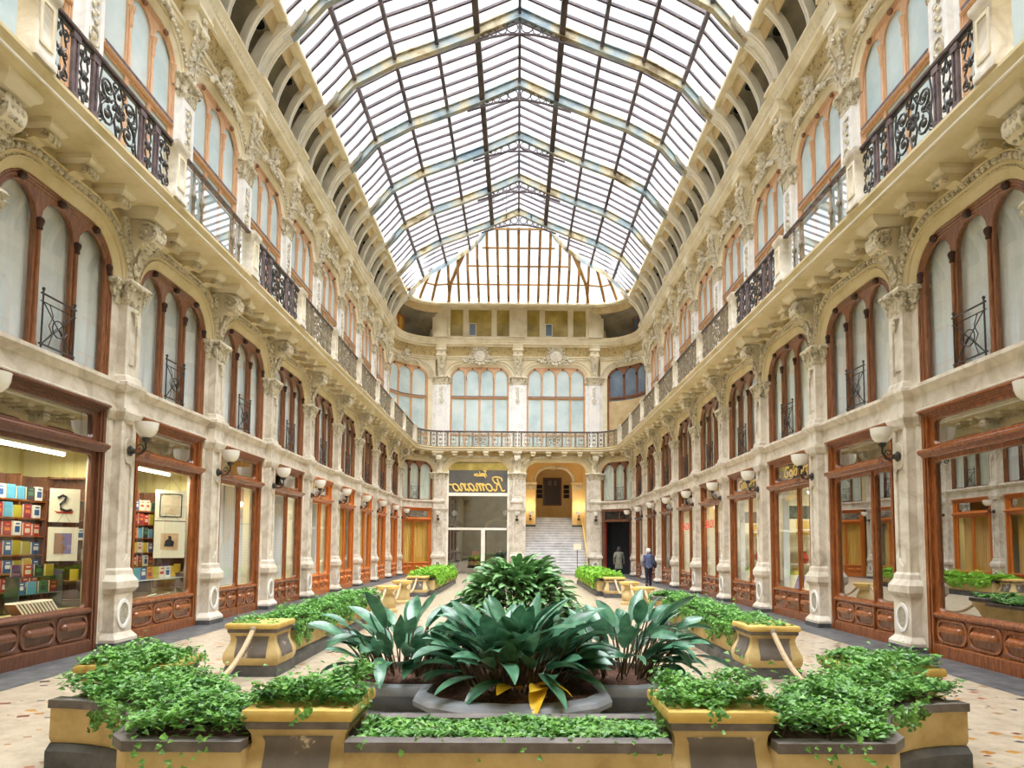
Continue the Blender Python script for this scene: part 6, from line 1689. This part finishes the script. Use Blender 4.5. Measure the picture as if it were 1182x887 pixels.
def clump(name, cx, cy, rx, ry, n, hmin, hmax, seed, m, label, z0=0.3, lw=(0.14, 0.21), ll=(0.38, 0.58), flop=0.34, yellow=0):
    rr = random.Random(seed); mb = (MB(), MB()); ym = (MB(), MB())
    for i in range(n):
        a = rr.uniform(0, 2 * pi); q = sqrt(rr.random())
        bx, by = cx + rx * q * cos(a), cy + ry * q * sin(a)
        oa = a + rr.uniform(-0.9, 0.9)
        lean = q * rr.uniform(0.4, 1.0) + 0.1
        stem = rr.uniform(hmin, hmax) * (1.08 - 0.35 * q * rr.random())
        tgt = ym if i < yellow else mb
        if i < yellow: stem = 0.12; oa = -pi / 2 + rr.uniform(-0.5, 0.8); by = cy - ry * 0.9; bx = cx + 0.2 * rx + 0.09 * i; lean = 0.9; by -= 0.05
        big_leaf(tgt, (bx, by, z0), (cos(oa), sin(oa)), rr.uniform(*ll), rr.uniform(*lw), (0.9 + lean * 1.3) * flop * rr.uniform(0.7, 1.5), stem, rr, pi / 2 - 0.1 - 0.85 * lean * rr.uniform(0.4, 1), rr.uniform(0.1, 0.75) * (0.4 + lean))
    t = thing(name, label, 'plant', 'broad-leaved plants')
    mb[0].build('foliage', m, t, sharp=60, recalc=False)
    mb[1].build('stalks', 'stem', t, recalc=False)
    if yellow: ym[0].build('yellow_leaves', 'yellow_leaf', t, sharp=60, recalc=False)['label'] = 'withered yellow leaves'
    return t
clump('aspidistra', 0.0, 7.2, 0.52, 0.4, 175, 0.16, 0.64, 5, 'aspidistra', 'large dark green broad-leaved plant in the front lobe of the stone bed', yellow=4)
clump('aspidistra', -1.32, 8.0, 0.42, 0.45, 84, 0.15, 0.56, 6, 'aspidistra', 'dark broad-leaved plant in the stone bed lobe facing the bookshop')
clump('aspidistra', 1.32, 8.0, 0.42, 0.45, 84, 0.2, 0.68, 8, 'aspidistra', 'dark broad-leaved plant in the stone bed lobe away from the bookshop')
clump('aspidistra', 0.0, 9.0, 0.55, 0.4, 60, 0.15, 0.4, 9, 'aspidistra', 'dark broad-leaved plant at the back of the stone bed')
t = thing('stone_basin', 'round stone bed under the dense plant mound farther down the hall', 'plant bed', None, (0.05, 13.6, 0))
MB().lathe([(1.0, 0.0), (1.02, 0.15), (1.15, 0.2), (1.15, 0.28), (1.0, 0.3), (0.98, 0.25)], (0, 0, 0), 'Z', 28).build('rim', 'basin', t)
MB().lathe([(0.01, 0.32), (1.0, 0.26)], (0, 0, 0), 'Z', 28).build('soil', 'soil', t)
def mound(cx, cy, r, h, n, seed, m, label):
    rr = random.Random(seed); mb = (MB(), MB())
    for i in range(n):
        a = rr.uniform(0, 2 * pi); e = math.asin(rr.random() ** 0.8)
        k = rr.uniform(0.72, 1.0)
        bx, by, bz = cx + r * 0.86 * k * cos(e) * cos(a), cy + r * 0.86 * k * cos(e) * sin(a), 0.35 + (h - 0.35) * k * sin(e)
        big_leaf(mb, (bx, by, bz - 0.12), (cos(a + rr.uniform(-0.7, 0.7)), sin(a + rr.uniform(-0.7, 0.7))), rr.uniform(0.28, 0.42), rr.uniform(0.1, 0.14), rr.uniform(0.8, 1.6), 0.08, rr, min(1.3, 0.1 + e * 0.75 + rr.uniform(-0.35, 0.35)))
    b = mb[1]
    for i in range(40):
        a = rr.uniform(0, 2 * pi); q = rr.random() * 0.7 * r
        b.tube([(cx + q * cos(a) * 0.6, cy + q * sin(a) * 0.6, 0.28), (cx + q * cos(a), cy + q * sin(a), h * 0.75)], 0.012, 4)
    t = thing('aspidistra_mound', label, 'plant')
    mb[0].build('foliage', m, t, sharp=60, recalc=False); b.build('stalks', 'stem', t, recalc=False)
mound(0.05, 13.6, 1.22, 1.5, 1100, 11, 'aspidistra_mid', 'dense domed mound of mid green leaves behind the stone bed plants')

# ================================================================== PEOPLE
def skin_body(name, verts, edges, radii, m, parent, root=0):
    me = bpy.data.meshes.new(name); me.from_pydata(verts, edges, [])
    ob = bpy.data.objects.new(name, me); COL.objects.link(ob)
    md = ob.modifiers.new('skin', 'SKIN'); md.use_smooth_shade = True
    for i, r in enumerate(radii):
        sv = me.skin_vertices[0].data[i]; sv.radius = (r, r) if not isinstance(r, tuple) else r
        sv.use_root = (i == root)
    ob.modifiers.new('sub', 'SUBSURF').levels = 1
    ob.modifiers['sub'].render_levels = 1
    dg = bpy.context.evaluated_depsgraph_get()
    m2 = bpy.data.meshes.new_from_object(ob.evaluated_get(dg))
    bpy.data.objects.remove(ob)
    m2.materials.clear(); m2.materials.append(m)
    o = bpy.data.objects.new(name, m2); COL.objects.link(o); o.parent = parent
    return o
def person(label, loc, rz, coat, trousers, hairm, hair_long=False, coat_len=0.86, stride=0.16, h=1.7, bag=None, shoe='ink'):
    t = thing('person', label, 'person', None, loc, rz)
    k = h / 1.75
    V, E, Rr = [], [], []
    def v(p, r, par=None):
        V.append(tuple(c * k for c in p)); Rr.append(tuple(q * k for q in r) if isinstance(r, tuple) else r * k)
        if par is not None: E.append((par, len(V) - 1))
        return len(V) - 1
    pel = v((0, 0, 0.95), (0.15, 0.11)); sp = v((0, -0.01, 1.14), (0.14, 0.1), pel); ch = v((0, 0, 1.34), (0.17, 0.115), sp)
    nk = v((0, 0.01, 1.49), 0.058, ch); jw = v((0, 0.035, 1.57), (0.062, 0.075), nk); hd = v((0, 0.03, 1.655), (0.078, 0.098), jw); cr = v((0, 0.015, 1.735), (0.05, 0.06), hd)
    arms = {}
    for s in (-1, 1):
        sh = v((s * 0.19, -0.005, 1.41), 0.062, ch)
        el = v((s * 0.265, -0.03 + s * 0.05, 1.14), 0.043, sh)
        wr = v((s * 0.275, 0.05 + s * 0.09, 0.91), 0.028, el)
        pm = v((s * 0.275, 0.075 + s * 0.1, 0.845), (0.018, 0.036), wr)
        arms[s] = (V[sh], V[el], V[wr])
        for j, (dy, ln) in enumerate(((-0.03, 0.062), (-0.01, 0.075), (0.011, 0.07), (0.03, 0.055))):
            a = v((s * 0.276, 0.078 + s * 0.1 + dy, 0.8), 0.009, pm); v((s * 0.262, 0.086 + s * 0.1 + dy, 0.8 - ln), 0.008, a)
        th = v((s * 0.262, 0.12 + s * 0.1, 0.85), 0.011, pm); v((s * 0.25, 0.135 + s * 0.1, 0.805), 0.009, th)
    legs = {}
    for s in (-1, 1):
        hp = v((s * 0.095, 0, 0.88), 0.098, pel)
        st_ = s * stride
        kn = v((s * 0.1, st_ * 0.45 + 0.03, 0.5), 0.06, hp)
        an = v((s * 0.105, st_ - 0.02, 0.085 + (0.04 if st_ < 0 else 0)), 0.04, kn)
        to = v((s * 0.12, st_ + 0.12, 0.04 + (0.0 if st_ >= 0 else 0.0)), 0.034, an)
        legs[s] = (V[hp], V[kn], V[an], V[to])
    skin_body('body', V, E, Rr, M['skin'], t)
    b = MB(); seg = 16
    prof = [(coat_len, 0.2, 0.15), (coat_len + 0.08, 0.2, 0.15), (1.05, 0.19, 0.14), (1.18, 0.185, 0.135), (1.32, 0.21, 0.15), (1.42, 0.2, 0.135), (1.47, 0.13, 0.1), (1.5, 0.085, 0.085), (1.545, 0.085, 0.085)]
    if coat_len < 0.6: prof[0] = (coat_len, 0.23, 0.17); prof[1] = (0.75, 0.215, 0.165)
    b.rings([[(rx * k * cos(2 * pi * j / seg), ry * k * sin(2 * pi * j / seg) , z * k) for j in range(seg)] for z, rx, ry in prof])
    for s in (-1, 1):
        p0, p1, p2 = [Vector(q) for q in arms[s]]
        pts = [p0 + Vector((-s * 0.05, 0, 0.0)), p0, (p0 + p1) / 2, p1, (p1 + p2) / 2, p2]
        b.tube(pts, 0.062 * k, 10, taper=[1.0, 1.25, 1.1, 0.95, 0.85, 0.75])
    b.build('coat', coat, t)
    b = MB()
    for s in (-1, 1):
        p0, p1, p2, p3 = [Vector(q) for q in legs[s]]
        b.tube([p0 + Vector((0, 0, 0.08)), p0, (p0 + p1) / 2, p1, (p1 + p2) / 2, p2], 0.09 * k, 10, taper=[1.2, 1.25, 1.05, 0.85, 0.75, 0.72])
    b.build('trousers', trousers, t)
    for s in (-1, 1):
        p2, p3 = Vector(legs[s][2]), Vector(legs[s][3])
        q = MB(); c = (p2 + p3) / 2; c.z = 0.05 * k
        q.blob((c.x, c.y - 0.01, 0.052 * k), 0.05 * k, 0.14 * k, 0.05 * k, 10, 6); q.box(c.x - 0.045, c.x + 0.045, c.y - 0.13, c.y + 0.1, 0.001, 0.02)
        q.build('shoe', shoe, t)
    b = MB(); hz = 1.665 * k
    b.lathe([(0.101 * k, -0.05 * k), (0.106 * k, 0.0), (0.1 * k, 0.05 * k), (0.07 * k, 0.095 * k), (0.005, 0.112 * k)], (0, 0.012 * k, hz), 'Z', 16)
    b.blob((0, -0.045 * k, hz - 0.035 * k), 0.085 * k, 0.06 * k, 0.075 * k, 12, 8)
    if hair_long: b.blob((0, -0.05 * k, hz - 0.09 * k), 0.105 * k, 0.07 * k, 0.13 * k, 12, 8)
    b.build('hair', hairm, t)
    b = MB().blob((0, 0.135 * k, 1.635 * k), 0.014 * k, 0.022 * k, 0.028 * k, 8, 5)
    for s in (-1, 1): b.blob((s * 0.085 * k, 0.025 * k, 1.64 * k), 0.012 * k, 0.022 * k, 0.032 * k, 8, 5)
    b.build('nose_and_ears', 'skin', t)
    b = MB()
    for s in (-1, 1): b.blob((s * 0.033 * k, 0.115 * k, 1.66 * k), 0.012 * k, 0.01 * k, 0.008 * k, 8, 5)
    b.build('eyes', 'ink', t); MB().blob((0, 0.118 * k, 1.595 * k), 0.024 * k, 0.012 * k, 0.007 * k, 8, 5).build('mouth', 'ink_red', t)
    if bag:
        b = MB().blob((0.3 * k, -0.08, 1.0 * k), 0.07, 0.13, 0.17, 10, 6); b.build('shoulder_bag', bag, t)
        MB().tube([(0.3 * k, -0.08, 1.12 * k), (0.22 * k, -0.12, 1.38 * k), (0.14 * k, -0.02, 1.49 * k), (0.2 * k, 0.1, 1.35 * k), (0.3 * k, -0.02, 1.12 * k)], 0.014, 5).build('bag_strap', bag, t)
    return t
M['blue_coat'] = mat_noise('navy_blue_cloth', [(0.3, rgb(66, 74, 104)), (0.7, rgb(104, 112, 144))], 8, 0.8, 0.2)
M['navy'] = mat_plain('dark_navy_cloth', rgb(44, 46, 62), 0.85, 0.2)
M['loden'] = mat_noise('grey_green_cloth', [(0.3, rgb(92, 96, 84)), (0.7, rgb(134, 136, 122))], 6, 0.85, 0.2)
M['grey_hair'] = mat_plain('white_hair', rgb(226, 222, 214), 0.7)
M['dark_hair'] = mat_plain('dark_hair', rgb(58, 44, 46), 0.6)
person('person with white hair and navy blue jacket walking away by the shopfronts', (6.05, 30.6, 0), 0.06, 'blue_coat', 'navy', 'grey_hair', bag='navy', stride=0.1)
person('person with dark hair in a long grey green coat stepping into the dark doorway', (5.95, 38.9, 0), -0.3, 'loden', 'navy', 'dark_hair', True, 0.5, 0.12, 1.74)
person('person in a black coat standing inside the glazed lobby beside the corner pillar', (-3.95, 44.4, 0), 2.6, 'ink', 'navy', 'dark_hair', False, 0.8, 0.05, 1.7)
person('person in a dark red coat standing in the glazed lobby next to the white mullion', (-2.75, 44.8, 0), 0.4, 'ink_red', 'ink', 'dark_hair', True, 0.7, 0.08, 1.66)
person('person in a dark blue coat in the glazed lobby near the middle pillar', (-1.2, 44.6, 0), 3.0, 'navy', 'ink', 'dark_hair', False, 0.8, 0.06, 1.72)
# potted plants just inside the lobby glass
for j, x in enumerate((-4.2, -2.35)):
    t = thing('potted_plant', f'small potted plant behind the lobby glass, {("by the corner pillar", "by the white mullion")[j]}', 'plant', None, (x, 43.0, 0))
    MB().lathe([(0.12, 0), (0.17, 0.35), (0.19, 0.36), (0.19, 0.4), (0.16, 0.4), (0.15, 0.36)], (0, 0, 0), 'Z', 16).build('pot', 'planter_yellow', t)
    mb = (MB(), MB()); rr = random.Random(30 + j)
    for i in range(26): big_leaf(mb, (0, 0, 0.36), (cos(i * 2.4), sin(i * 2.4)), 0.35, 0.08, rr.uniform(0.8, 1.8), rr.uniform(0.1, 0.3), rr, rr.uniform(0.8, 1.4))
    mb[0].build('foliage', 'ivy_lime', t, recalc=False); mb[1].build('stems', 'stem', t, recalc=False)

# ================================================================== LIGHT
w = bpy.data.worlds.new('overcast_sky'); scene.world = w; w.use_nodes = True
nt = w.node_tree; bg = nt.nodes['Background']
# heavy overcast: brightest overhead, paler towards the horizon
tc = nt.nodes.new('ShaderNodeTexCoord'); sp = nt.nodes.new('ShaderNodeSeparateXYZ'); nt.links.new(tc.outputs['Generated'], sp.inputs[0])
mr = nt.nodes.new('ShaderNodeMapRange'); mr.interpolation_type = 'SMOOTHSTEP'
mr.inputs['From Min'].default_value = 0.62; mr.inputs['From Max'].default_value = 1.0
mr.inputs['To Min'].default_value = SKY_LOW; mr.inputs['To Max'].default_value = SKY_TOP
nt.links.new(sp.outputs[2], mr.inputs['Value']); nt.links.new(mr.outputs[0], bg.inputs[1])
bg.inputs[0].default_value = (0.93, 0.96, 1.0, 1)
sun = bpy.data.lights.new('veiled_sun', 'SUN'); sun.energy = SUN_E; sun.angle = radians(70); sun.color = (1.0, 0.985, 0.97)
so = bpy.data.objects.new('veiled_sun', sun); COL.objects.link(so); so.rotation_euler = (radians(26), radians(5), 0); so.location = (0, 10, 40)

# leftovers: prototypes of which only bent copies were used
for pr in [v for v in list(globals().values()) if isinstance(v, Proto)] + bookproto + spine:
    if not pr.used:
        def rm(node):
            for c in node[1]: rm(c)
            bpy.data.objects.remove(node[0])
        rm(KIDS[pr.root.name])
for o in COL.objects:
    if o.parent is not None:
        for key in ('category', 'group'):
            if key in o: del o[key]
